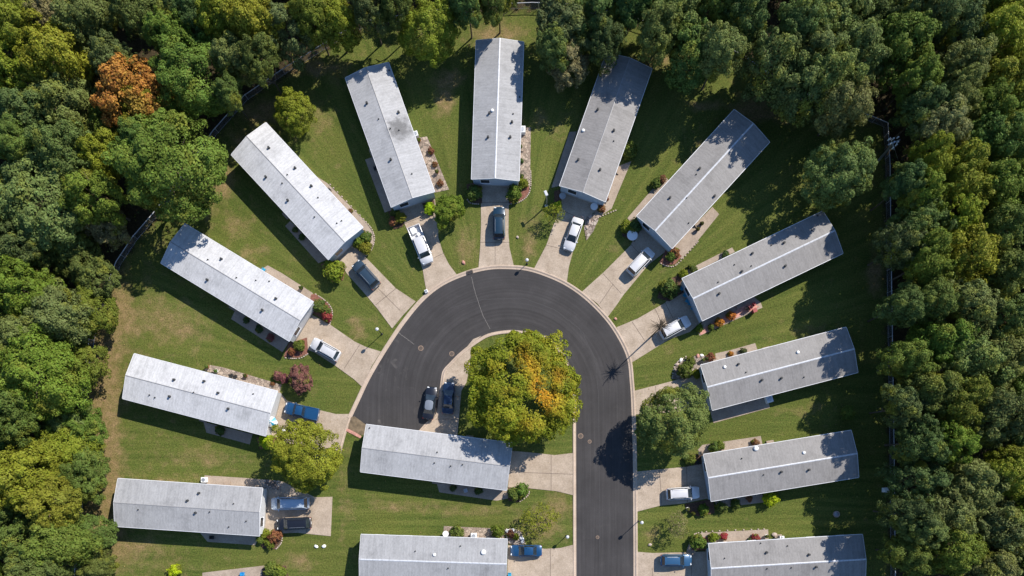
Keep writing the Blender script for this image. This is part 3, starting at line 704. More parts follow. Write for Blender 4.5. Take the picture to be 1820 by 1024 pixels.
    # roof panel, domed with rounded corners
    rm = pm if rcol is None else (MATS.get('paint_' + rcol[0]) or paint('paint_' + rcol[0], rcol[1]))
    xa, xb = rg1 - .02, ws1 + .01; b = MB(); rr = []
    for i in range(9):
        k = i / 8; u = xa + (xb - xa) * k; e = abs(2 * k - 1); wq = (cwt + .03) * (1 - .10 * e ** 6); zz = ztp - .05 * e ** 2
        rr.append([(u, -wq, zz - .09), (u, -wq, zz - .045), (u, -wq * .85, zz - .012), (u, 0, zz + .01), (u, wq * .85, zz - .012), (u, wq, zz - .045), (u, wq, zz - .09)])
    b.rings(rr); ro = b.obj('roof', rm, t, True)
    if kind in ('suv', 'van'):
        for s in (-1, 1):
            b = MB(); b.tube([(xa + .25, s * cwt * .86, ztp - .02), (xa + .35, s * cwt * .86, ztp + .05), (xb - .35, s * cwt * .86, ztp + .05), (xb - .25, s * cwt * .86, ztp - .02)], .02, 5); b.obj('roof_rail', M_metal if s > 0 else M_black, ro)
    for s in (-1, 1):
        for fx in (h - .85, -h + .9):
            b = MB(); b.rings([[(fx + r * cos(2 * pi * j / 18), y_, .33 + r * sin(2 * pi * j / 18)) for j in range(18)] for (y_, r) in ((s * (w - .22), .30), (s * (w - .20), .335), (s * (w - .02), .335), (s * (w + .005), .30))])
            wh = b.obj('wheel', M_rubber, t)
            b = MB(); b.rings([[(fx + r * cos(2 * pi * j / 14), y_, .33 + r * sin(2 * pi * j / 14)) for j in range(14)] for (y_, r) in ((s * (w - .04), .21), (s * (w + .012), .21), (s * (w + .016), .08))]); b.obj('rim', M_rim, wh)
        b = MB(); b.box(h - .20, s * w * .62, hood - .20, .22, .34, .14, -s * .35, .03); b.obj('headlight', M_light, t)
        b = MB(); b.box(-h + .07, s * w * .80, tail - .22 if kind != 'pickup' else .85, .10, .20, .24, s * .15, .02); b.obj('taillight', M_tail, t)
        b = MB(); b.box(ws0 - .28, s * (w + .06), belt + .06, .13, .20, .14, s * .1, .03); b.obj('side_mirror', pm, t)
    b = MB(); b.box(h - .015, 0, .62, .05, w * .95, .18, 0, .01); b.obj('grille', M_black, t)
    b = MB(); b.box(-h - .005, 0, .68, .03, .42, .14); b.obj('licence_plate', M_white, t)
    return t, dict(h=h, w=w, rg0=rg0)
WHT = ('white', (0.66, 0.66, 0.67)); NAVY = ('navy', (0.008, 0.022, 0.06)); TEAL = ('dark_teal', (0.010, 0.035, 0.065)); BLU = ('blue', (0.010, 0.065, 0.17)); SLATE = ('slate', (0.03, 0.055, 0.085))
GRY = ('silver', (0.45, 0.54, 0.64)); BLK = ('black', (0.012, 0.014, 0.022)); SKY = ('steel_blue', (0.03, 0.10, 0.21)); 
car(887, 396, 0, -1, TEAL, 'suv', 'dark teal SUV nosed towards the top centre home', 'SUV', 4.85, 1.85)
t, q = car(747.5, 435, 28, 69, WHT, 'pickup', 'white pickup with white cargo in its bed, left of the top centre drive', 'pickup truck', 6.0, 2.0, hood_l=.85)
b = MB(); b.box(-2.35, -.25, .78, 1.0, .8, .42, .1, .06); b.box(-1.55, .3, .72, .5, .5, .35, .4, .05)
tag(b.obj('cargo_bundle', M_white, None, False, t.location, t.rotation_euler.z), 'white wrapped load lying in the white pickup bed', 'cargo')
car(650, 488, -38, -42, SLATE, 'suv', 'dark slate blue SUV on the upper left driveway beside a yellow shrub', 'SUV', 4.85, 1.9)
car(578, 621, -48, -27, WHT, 'suv', 'white hatchback with red tail lights on the left driveway by the lamp', 'car', 4.7, 1.85, None, 1.55)
t, q = car(536, 731, -59, -13, BLU, 'pickup', 'blue pickup with blue bed cover, half under the yellow green tree', 'pickup truck', 5.2, 1.85)
b = MB(); b.box(-q['h'] + 1.0, 0, 1.09, 1.8, 1.55, .05, 0, .02); b.obj('bed_cover', MATS['paint_blue'], t)
car(515, 895, -1, .03, GRY, 'van', 'pale silver blue minivan dappled by tree shade at bottom left', 'minivan', 5.7, 1.95, None, 1.85)
car(522, 931, -1, .05, BLK, 'suv', 'black SUV parked just below the silver minivan', 'SUV', 5.2, 1.85)
car(764, 716, 8, -60, BLK, 'sedan', 'black car with glassy grey roof, left one of the pair on the road end', 'car', 4.95, 1.75, ('grey_roof', (.22, .25, .3)), 1.5)
car(797, 707, 3, -57, NAVY, 'sedan', 'navy car on the concrete strip, right one of the pair beside the island', 'car', 4.8, 1.8)
car(935, 979, -1, 0, BLU, 'sedan', 'blue sedan on the bottom centre driveway right of the ribbed roof', 'car', 4.8, 1.75)
car(1019, 416, -20, 59, WHT, 'sedan', 'white sedan on the driveway right of the top centre drive', 'car', 5.1, 1.8)
car(1139, 465, 38, -40, WHT, 'van', 'white minivan at upper right, its nose in the shade of the diagonal home', 'minivan', 4.8, 1.85, None, 1.7)
car(1200, 582, 50, -27, WHT, 'suv', 'white SUV at right beside the blue garden chairs', 'SUV', 4.85, 1.85, None, 1.65)
car(1214, 877, 62, -4, WHT, 'suv', 'white SUV at lower right between home and shaded driveway', 'SUV', 5.0, 1.9, None, 1.6)
car(1202, 996, 1, 0, SKY, 'suv', 'steel blue SUV in the bottom right driveway', 'SUV', 4.7, 1.8, None, 1.6)

# ------------------------------------------------------------------ fence
def resample(pts, step):
    out = [pts[0]]; acc = 0
    for a, c in zip(pts[:-1], pts[1:]):
        a = np.array(a); c = np.array(c); Ls = np.linalg.norm(c - a); u = step - acc
        while u <= Ls: out.append(tuple(a + (c - a) * u / Ls)); u += step
        acc = (acc + Ls) % step
    return out
fence_path = [tuple(p) for p in fence_w]
t = thing('chain_link_fence', 'grey chain link fence running round the lawns in front of the woods', 'fence')
b = MB(); FH = 1.25
for z in (FH, ): b.tube([(x, y, z) for x, y in fence_path], .055, 6)
b.obj('top_rail', simple('galvanised_rail', (0.52, 0.54, 0.58), .5, 0.0), t)
b = MB(); b.tube([(x, y, .08) for x, y in fence_path], .010, 4); b.obj('bottom_rail', M_metal, t)
posts = resample(fence_path, 3.4)
pm_ = None
for (x, y) in posts:
    if pm_ is None:
        q = MB(); q.cyl(0, 0, 0, FH + .05, .05, .05, 8); q.lathe(0, 0, [(.055, FH + .03), (.06, FH + .08), (.02, FH + .13)], 8); pm_ = q.mesh('post', M_metal)
    link('post', pm_, t, (x, y, 0))
b = MB(); pts = resample(fence_path, .22); k = 6; wv = .009
def flatwire(p0, p1, n):
    v = []
    a = np.array(p0); c = np.array(p1)
    for s in (-1, 1): v += [tuple(a + s * n), tuple(c + s * n)]
    b.add(v, [(0, 1, 3, 2)])
for i in range(0, len(pts) - k, 1):
    a, c = pts[i], pts[i + k]; tv = np.array((c[0] - a[0], c[1] - a[1], 0)); tv /= np.linalg.norm(tv) + 1e-9
    n1 = tv * wv
    m_ = pts[i + k // 2]
    flatwire((*a, .05), (*c, FH - .02), n1); flatwire((*a, FH - .02), (*c, .05), n1)
b.obj('wire_mesh', M_wire, t)

# ------------------------------------------------------------------ trees
def crown_mesh(name, seed, nl, n, leaf, lob=(.26, .40), dist=(.58, .74), mat=None, zlow=-.55, thin=False, cone=0.0, rnd=1.0):
    r = np.random.default_rng(seed)
    i = np.arange(nl) + .5; z = 1 - (1 - zlow) * i / nl; th = i * 2.39996 + r.uniform(-.35, .35, nl)
    z = np.clip(z + r.uniform(-.12, .12, nl), -1, 1); rr = np.sqrt(1 - z * z)
    D = np.stack([rr * np.cos(th), rr * np.sin(th), z], 1)
    asym = 1 + rnd * (.15 * np.sin(th * 2 + seed) + .12 * np.sin(th * 3 + seed * 2.1) + r.uniform(-.16, .16, nl))
    C = D * (r.uniform(*dist, nl) * asym)[:, None]; R = r.uniform(*lob, nl)
    if cone: C[:, 2] *= 1.3; C[:, :2] *= (1 - cone * np.clip(C[:, 2:3], 0, 1))
    # second tier: small sprigs on lobes break up the outline
    ns = nl * 5; pick = r.integers(0, nl, ns); sd = r.normal(size=(ns, 3)) + D[pick] * 1.1; sd /= np.linalg.norm(sd, axis=1)[:, None]
    C2 = C[pick] + sd * R[pick][:, None] * r.uniform(.75, 1.3, ns)[:, None]; R2 = R[pick] * r.uniform(.30, .52, ns)
    CC = np.vstack([C, C2]); RR = np.concatenate([R, R2]); OD = np.vstack([D, sd])
    lobv = r.uniform(0, 1, len(CC)); lobv[nl:] = .5 * lobv[nl:] + .5 * lobv[pick]
    w = RR ** 2; w /= w.sum()
    m = int(n * 1.9); li = r.choice(len(CC), m, p=w)
    d = r.normal(size=(m, 3)); d /= np.linalg.norm(d, axis=1)[:, None]
    d = d + OD[li] * .75 + np.array((0, 0, .25)); d /= np.linalg.norm(d, axis=1)[:, None]
    sh = r.uniform(.72, 1.08, m) if not thin else r.uniform(.2, 1.1, m)
    pos = CC[li] + d * (RR[li] * sh)[:, None]
    keep = np.ones(m, bool)
    for k in range(nl):
        q = (np.linalg.norm(pos - C[k], axis=1) < R[k] * .66) & (li != k) & (r.uniform(size=m) < .9); keep &= ~q
    pos, d, li = pos[keep][:n], d[keep][:n], li[keep][:n]; m = len(pos)
    q96 = np.percentile(np.hypot(pos[:, 0], pos[:, 1]), 96.5); pos = pos / q96
    nr = d + OD[li] * .3 + r.normal(size=(m, 3)) * .50; nr /= np.linalg.norm(nr, axis=1)[:, None]
    tt = np.cross(nr, r.normal(size=(m, 3))); tt /= np.linalg.norm(tt, axis=1)[:, None]; bb = np.cross(nr, tt)
    s = leaf * r.uniform(.6, 1.4, m)[:, None]
    v = np.stack([pos - tt * s, pos - bb * s * .55 + tt * s * .1, pos + tt * s, pos + bb * s * .55 + tt * s * .1 + nr * s * .2], 1).reshape(-1, 3)
    me = np_mesh(name, v, np.arange(4 * m).reshape(m, 4), mat or M_leaf)
    a = me.attributes.new('tint', 'FLOAT', 'FACE'); a.data.foreach_set('value', r.uniform(0, 1, m).astype(np.float32))
    a = me.attributes.new('lobe', 'FLOAT', 'FACE'); a.data.foreach_set('value', lobv[li].astype(np.float32))
    return me
def trunk_mesh(seed, bare=False):
    random.seed(seed); b = MB()
    pts = [(0, 0, -.02), (.015, .01, .25), (-.01, .02, .5), (.02, -.01, .72)]
    b.tube(pts, [.055, .042, .034, .018], 8)
    for k in range(9):
        a = k * 2.4 + random.uniform(-.3, .3); z = random.uniform(.28, .62); r = random.uniform(.45, .8)
        b.tube([(0, 0, z), (r * .4 * cos(a), r * .4 * sin(a), z + .12), (r * cos(a + .2), r * sin(a + .2), z + random.uniform(.15, .3))], [.02, .012, .004], 5)
    return b.mesh('trunk', M_bark, True)
TR = [trunk_mesh(k) for k in range(4)]
CR = [crown_mesh('crown', 11 + k, nl, 20000, .031, lob, dist) for k, (nl, lob, dist) in enumerate([(36, (.20, .36), (.56, .78)), (50, (.16, .30), (.58, .82)), (30, (.24, .40), (.5, .72)), (60, (.14, .26), (.60, .86)), (42, (.18, .34), (.52, .82)), (24, (.26, .44), (.42, .7)), (46, (.15, .38), (.48, .84))])]
CRfine = [crown_mesh('crown', 31 + k, 44, 30000, .026, (.18, .33), (.60, .80), rnd=.3) for k in range(2)]
CRthin = crown_mesh('crown', 51, 20, 1500, .045, (.28, .44), (.45, .7), thin=True)
CRisl = crown_mesh('crown', 61, 60, 46000, .022, (.15, .28), (.64, .84), mat=M_leafY, rnd=.25)
_n = len(CRisl.polygons); _c = np.zeros(_n * 3, np.float32); CRisl.polygons.foreach_get('center', _c); _c = _c.reshape(-1, 3)
_t = np.zeros(_n)
for (bx, by, br, ba) in ((992, 670, 18, .44), (955, 690, 16, .42), (972, 714, 20, .40), (932, 632, 16, .32), (945, 655, 16, .26), (915, 650, 20, .18), (880, 655, 16, .14), (935, 750, 18, .16), (915, 700, 22, .12), (960, 650, 22, .12)):
    _t += ba * np.exp(-(((_c[:, 0] * 98 - (bx - 933)) / br) ** 2 + ((_c[:, 1] * 98 + (by - 688)) / br) ** 2))
_a = CRisl.attributes.new('turn', 'FLOAT', 'FACE'); _a.data.foreach_set('value', _t.astype(np.float32))
CRrust = crown_mesh('crown', 62, 30, 20000, .033, (.22, .36), (.58, .76), mat=M_leafR)
SH = [crown_mesh('shrub', 71 + k, 16, 2600, .085, (.36, .5), (.42, .55), zlow=-.3) for k in range(3)]
SHcone = crown_mesh('shrub', 75, 18, 2600, .085, (.3, .42), (.42, .55), zlow=-.3, cone=.6)
COLS = {'G': (0.092, 0.130, 0.028), 'g': (0.108, 0.156, 0.027), 'Y': (0.175, 0.195, 0.020), 'y': (0.118, 0.160, 0.022), 'O': (0.130, 0.160, 0.046), 'D': (0.070, 0.106, 0.032), 'B': (0.19, 0.18, 0.075), 'o': (0.100, 0.135, 0.042),
        'R': (0.36, 0.165, 0.032), 'I': (0.185, 0.225, 0.016), 'P': (0.22, 0.085, 0.085), 'L': (0.32, 0.40, 0.015), 'r': (0.30, 0.05, 0.05), 'N': (0.22, 0.10, 0.05), 'A': (0.42, 0.17, 0.03)}
CNAME = {'G': 'mid green', 'g': 'fresh green', 'Y': 'yellow green', 'y': 'lime tinted green', 'O': 'olive', 'D': 'dark green', 'B': 'greyish brown', 'o': 'dull olive', 'R': 'orange'}
used_labels = set()
def jitc(c, j=.10):
    return tuple(max(.004, x * 1.12 * random.uniform(1 - j, 1 + j)) for x in c) + (1.0,)
def tree(px, py, rpx, col, hgt, label, cat='tree', crown=None, name='tree', group=None, rzf=None, k=None, world=None):
    r = rpx / S; rz = rzf or min(r * 1.0, hgt * .42); zc = hgt - rz
    if world: x, y = world
    else: x, y = P(px, py, zc + rz * .35)
    r = r * (1 - (zc + rz * .3) / H)
    t = thing(name, label, cat, (x, y, 0), random.uniform(0, 6.28), group)
    me = crown or random.choice(CR)
    if rpx > 66 and crown is None: me = random.choice(CRfine)
    c = link('crown', me, t, (0, 0, zc)); c.scale = (r * random.uniform(.95, 1.08), r * random.uniform(.95, 1.08), rz); c.color = jitc(COLS[col])
    tr = link('trunk', random.choice(TR), t); tr.scale = (r * .9, r * .9, hgt)
    return t
random.seed(21)
SPECIAL = [
 (931, 688, 100, 'I', 9.5, 'large yellow and orange maple on the island inside the road loop', CRisl),
 (1200, 745, 67, 'O', 8.3, 'big round olive green tree between road and lower right homes', CRfine[0]),
 (540, 808, 62, 'Y', 7.5, 'yellow green tree over the blue pickup at lower left', CRfine[1]),
 (797, 371, 31, 'y', 4.6, 'small bushy green tree right of the white pickup', None),
 (518, 193, 37, 'Y', 5.2, 'lone yellow green tree on the lawn at upper left near the fence', None),
 (760, 47, 52, 'Y', 8.8, 'green tree standing in front of the top fence between two pale homes', CRfine[0]),
 (1495, 300, 58, 'O', 10.5, 'lone rounded olive tree on the shaded right lawn beside the utility pole', CRfine[1]),
 (1010, 102, 46, 'B', 7.0, 'pale yellowish tree between the two top homes', None),
 (1509, 733, 14, 'g', 2.6, 'small sapling in the shade between the right hand homes', None),
 (225, 160, 66, 'R', 11.5, 'bright orange autumn tree among the green woods at upper left', CRrust),
]
for (px, py, r, c, h, lab, cr) in SPECIAL:
    t = tree(px, py, r, c, h, lab, 'tree', cr)
    if cr is CRisl: t.rotation_euler = (0, 0, 0)
bpy_o = None
tree(531, 672, 24, 'P', 3.0, 'purple leaved round tree on the lawn above the blue pickup', 'tree', CR[3], 'ornamental_tree')
tree(985, 378, 19, 'Y', 3.4, 'thin sparse young tree left of the white sedan driveway', 'tree', CRthin, 'young_tree')
tree(957, 925, 34, 'Y', 4.0, 'sparse yellowing young tree on the lawn by the straight road', 'tree', CRthin, 'young_tree')
tree(1207, 934, 24, 'B', 3.8, 'sparse brownish young tree on the lower right lawn', 'tree', CRthin, 'young_tree')

FOREST = [(20,35,45,'Y'),(75,18,36,'B'),(88,90,60,'Y'),(20,120,50,'Y'),(150,30,52,'O'),(188,95,36,'o'),(250,22,50,'G'),(292,52,38,'g'),(388,20,50,'Y'),(335,15,38,'D'),(342,125,74,'g'),(412,95,42,'O'),
 (112,175,58,'O'),(30,190,50,'o'),(20,250,42,'G'),(108,262,52,'o'),(168,268,48,'Y'),(295,285,96,'g'),(62,352,86,'O'),(155,342,50,'y'),(180,392,40,'B'),(118,440,50,'G'),(20,430,50,'D'),(158,486,42,'G'),
 (30,510,58,'y'),(92,560,58,'O'),(150,555,48,'y'),(30,600,48,'O'),(60,665,78,'y'),(128,650,50,'y'),(18,740,46,'G'),(100,745,50,'O'),(105,800,56,'Y'),(148,845,46,'g'),(32,850,60,'Y'),(82,895,50,'Y'),
 (20,950,50,'G'),(92,965,58,'g'),(150,955,46,'G'),(58,1020,50,'G'),(165,1005,36,'G'),(142,760,38,'g'),(240,240,40,'G'),
 (440,28,56,'Y'),(502,48,50,'o'),(458,100,36,'G'),(592,32,48,'Y'),(548,18,40,'y'),(402,160,30,'G'),(655,8,40,'D'),(700,-8,36,'G'),(830,-8,40,'D'),(885,-12,40,'G'),
 (1000,28,50,'o'),(1062,22,46,'D'),(985,75,36,'o'),(1078,66,34,'D'),(1130,-8,44,'D'),(1198,18,52,'O'),(1172,52,40,'O'),(1232,88,54,'G'),(1284,80,46,'O'),(1328,18,42,'D'),(1290,-6,40,'G'),
 (1382,100,54,'o'),(1482,20,60,'O'),(1428,28,40,'o'),(1452,92,50,'o'),(1528,82,50,'O'),(1482,130,52,'O'),(1432,158,50,'o'),(1505,182,50,'O'),(1608,70,56,'g'),(1640,125,40,'g'),(1650,15,48,'D'),(1712,40,42,'D'),(1722,108,44,'O'),
 (1712,165,38,'O'),(1792,50,50,'Y'),(1788,140,52,'Y'),(1655,185,44,'D'),(1760,185,36,'y'),(1682,218,42,'B'),(1750,235,48,'G'),(1808,245,42,'G'),(1668,285,42,'Y'),(1715,318,54,'Y'),(1648,340,40,'y'),
 (1782,322,52,'y'),(1702,385,48,'Y'),(1645,392,46,'o'),(1795,400,46,'G'),(1618,320,36,'D'),(1652,462,48,'y'),(1722,452,56,'Y'),(1610,430,38,'D'),(1802,482,44,'G'),(1662,530,42,'G'),(1732,545,52,'O'),
 (1795,560,46,'G'),(1612,540,38,'D'),(1682,602,50,'g'),(1622,640,42,'g'),(1735,640,58,'O'),(1795,635,50,'O'),(1662,692,50,'G'),(1612,722,38,'D'),(1712,722,50,'y'),(1775,742,58,'o'),(1642,785,44,'D'),
 (1698,785,42,'y'),(1808,840,44,'Y'),(1640,855,46,'D'),(1742,862,58,'O'),(1690,905,50,'O'),(1620,915,40,'D'),(1782,932,52,'o'),(1702,975,52,'y'),(1622,990,40,'G'),(1650,940,36,'O'),(1762,1015,50,'O')]
pos_w = []
def side_word(px, py):
    if py < 130 and 300 < px < 1500: return 'top woods'
    return 'left woods' if px < 910 else 'right woods'
def flabel(px, py, r, col, outside=False):
    sz = 'huge' if r > 75 else 'broad' if r > 52 else 'medium' if r > 40 else 'small'
    a = round(max(0, px) / 18.2); d_ = round(max(0, py) / 10.24)
    lab = f"{sz} {CNAME[col]} tree in the {side_word(px, py)}, {a} percent across and {d_} percent down"
    return lab
for (px, py, r, c) in FOREST:
    hgt = random.uniform(10.0, 12.5) * (0.80 + .0045 * min(r, 60))
    if px > 1560: hgt = random.uniform(11.5, 13)
    elif 95 < px < 260 and py > 380: hgt = random.uniform(6.0, 7.2)
    elif 930 < px < 1100: hgt = random.uniform(9, 10)
    elif 1100 <= px < 1265: hgt = random.uniform(10, 11)
    elif px > 900 and py < 200: hgt = random.uniform(11.5, 13.5)
    t = tree(px, py, r * (1.10 if px > 910 else 1.03), c, hgt, flabel(px, py, r, c), group='trees of the surrounding woods')
    pos_w.append((t.location.x, t.location.y, r * 1.0 / S))
# gap filling trees, inside and just beyond the picture
EXTRA_OUT = 'tree standing beyond the picture edge'
cand = 0; nin = nout = 0
random.seed(99)
for a_ in range(9000):
    x = random.uniform(-84, 92); y = random.uniform(-47, 58)
    if inside(np.array(x), np.array(y)): continue
    if fdist(np.array(x), np.array(y)) < 4.5: continue
    if y < -50: continue
    r = random.uniform(3.2, 4.8)
    sp_ = .80 if fdist(np.array(x), np.array(y)) < 9 else .66
    ok = all(math.hypot(x - a, y - b_) > (r + c_) * sp_ for a, b_, c_ in pos_w)
    if not ok: continue
    hgt = random.uniform(7.5, 10); kf = 1 / (1 - hgt * .7 / H)
    px, py = NX + (x * S + CX - NX) * kf, NY + (CY - y * S - NY) * kf
    c = random.choice('GgoDyOYy') if px > 0 else random.choice('GgYOy')
    outp = px < -10 or px > 1830 or py < -10 or py > 1034
    lab = EXTRA_OUT if outp else flabel(px, py, r * S, c)
    if lab in used_labels and not outp: continue
    used_labels.add(lab)
    tree(0, 0, r * S * 1.15, c, hgt, lab, group='trees beyond the picture' if outp else 'trees of the surrounding woods', world=(x, y))
    pos_w.append((x, y, r))
    if outp: nout += 1
    else: nin += 1
print('forest', len(FOREST), 'fill in', nin, 'out', nout)
# undergrowth in the woods
N = 60000
gx = rng.uniform(-95, 98, N); gy = rng.uniform(-56, 68, N)
k_ = (~inside(gx, gy)) & (fdist(gx, gy) > .5) & ((np.sin(gx * .9) + np.sin(gy * 1.1 + gx * .3)) > rng.normal(size=N) * .8 - .3)
gx, gy = gx[k_], gy[k_]; m = len(gx); gz = rng.uniform(.1, 1.3, m)
pp = np.stack([gx, gy, gz], 1); nn = rng.normal(size=(m, 3)) * .6 + np.array((0, 0, 1)); nn /= np.linalg.norm(nn, axis=1)[:, None]
tt = np.cross(nn, rng.normal(size=(m, 3))); tt /= np.linalg.norm(tt, axis=1)[:, None]; bb = np.cross(nn, tt); s = rng.uniform(.12, .32, m)[:, None]
ume = np_mesh('undergrowth', np.stack([pp - tt * s, pp - bb * s * .5, pp + tt * s, pp + bb * s * .5], 1).reshape(-1, 3), np.arange(4 * m).reshape(m, 4), M_leaf)
for nm in ('tint', 'lobe'): a = ume.attributes.new(nm, 'FLOAT', 'FACE'); a.data.foreach_set('value', rng.uniform(0, 1, m).astype(np.float32))
uo = link('undergrowth', ume); uo.color = (*COLS['D'], 1); tag(uo, 'low dark undergrowth covering the forest floor', 'undergrowth', None, 'stuff')

N = 90000
gx = rng.uniform(-75, 60, N); gy = rng.uniform(-46, 46, N); fdd = fdist(gx, gy)
pr = np.exp(-fdd / 2.6) * .9 + .02
for (px, py, r_) in ((931, 688, 9), (1200, 745, 6), (540, 808, 6), (518, 193, 4), (797, 371, 3), (950, 935, 4), (1495, 300, 6), (985, 385, 3)):
    q = P(px, py, 4); pr += .35 * np.exp(-((gx - q[0]) ** 2 + (gy - q[1]) ** 2) / (2 * (r_ * .7) ** 2))
k_ = inside(gx, gy) & (rng.uniform(size=N) < pr * .5); gx, gy = gx[k_], gy[k_]
blk = np.zeros(len(gx), bool)
rp = np.array(ring); blk |= inside(gx, gy, rp)
gx, gy = gx[~blk], gy[~blk]; m = len(gx)
pp = np.stack([gx, gy, rng.uniform(.07, .10, m)], 1); nn = rng.normal(size=(m, 3)) * .3 + np.array((0, 0, 1)); nn /= np.linalg.norm(nn, axis=1)[:, None]
tt = np.cross(nn, rng.normal(size=(m, 3))); tt /= np.linalg.norm(tt, axis=1)[:, None]; bb = np.cross(nn, tt); s = rng.uniform(.035, .09, m)[:, None]
fme = np_mesh('fallen_leaves', np.stack([pp - tt * s, pp - bb * s * .7, pp + tt * s, pp + bb * s * .7], 1).reshape(-1, 3), np.arange(4 * m).reshape(m, 4), M_leaf)
for nm in ('tint', 'lobe'): a = fme.attributes.new(nm, 'FLOAT', 'FACE'); a.data.foreach_set('value', rng.uniform(0, 1, m).astype(np.float32))
fo = link('fallen_leaves', fme); fo.color = (.34, .22, .10, 1); tag(fo, 'dry tan leaves scattered on lawns near trees and fence', 'fallen leaves', None, 'stuff')

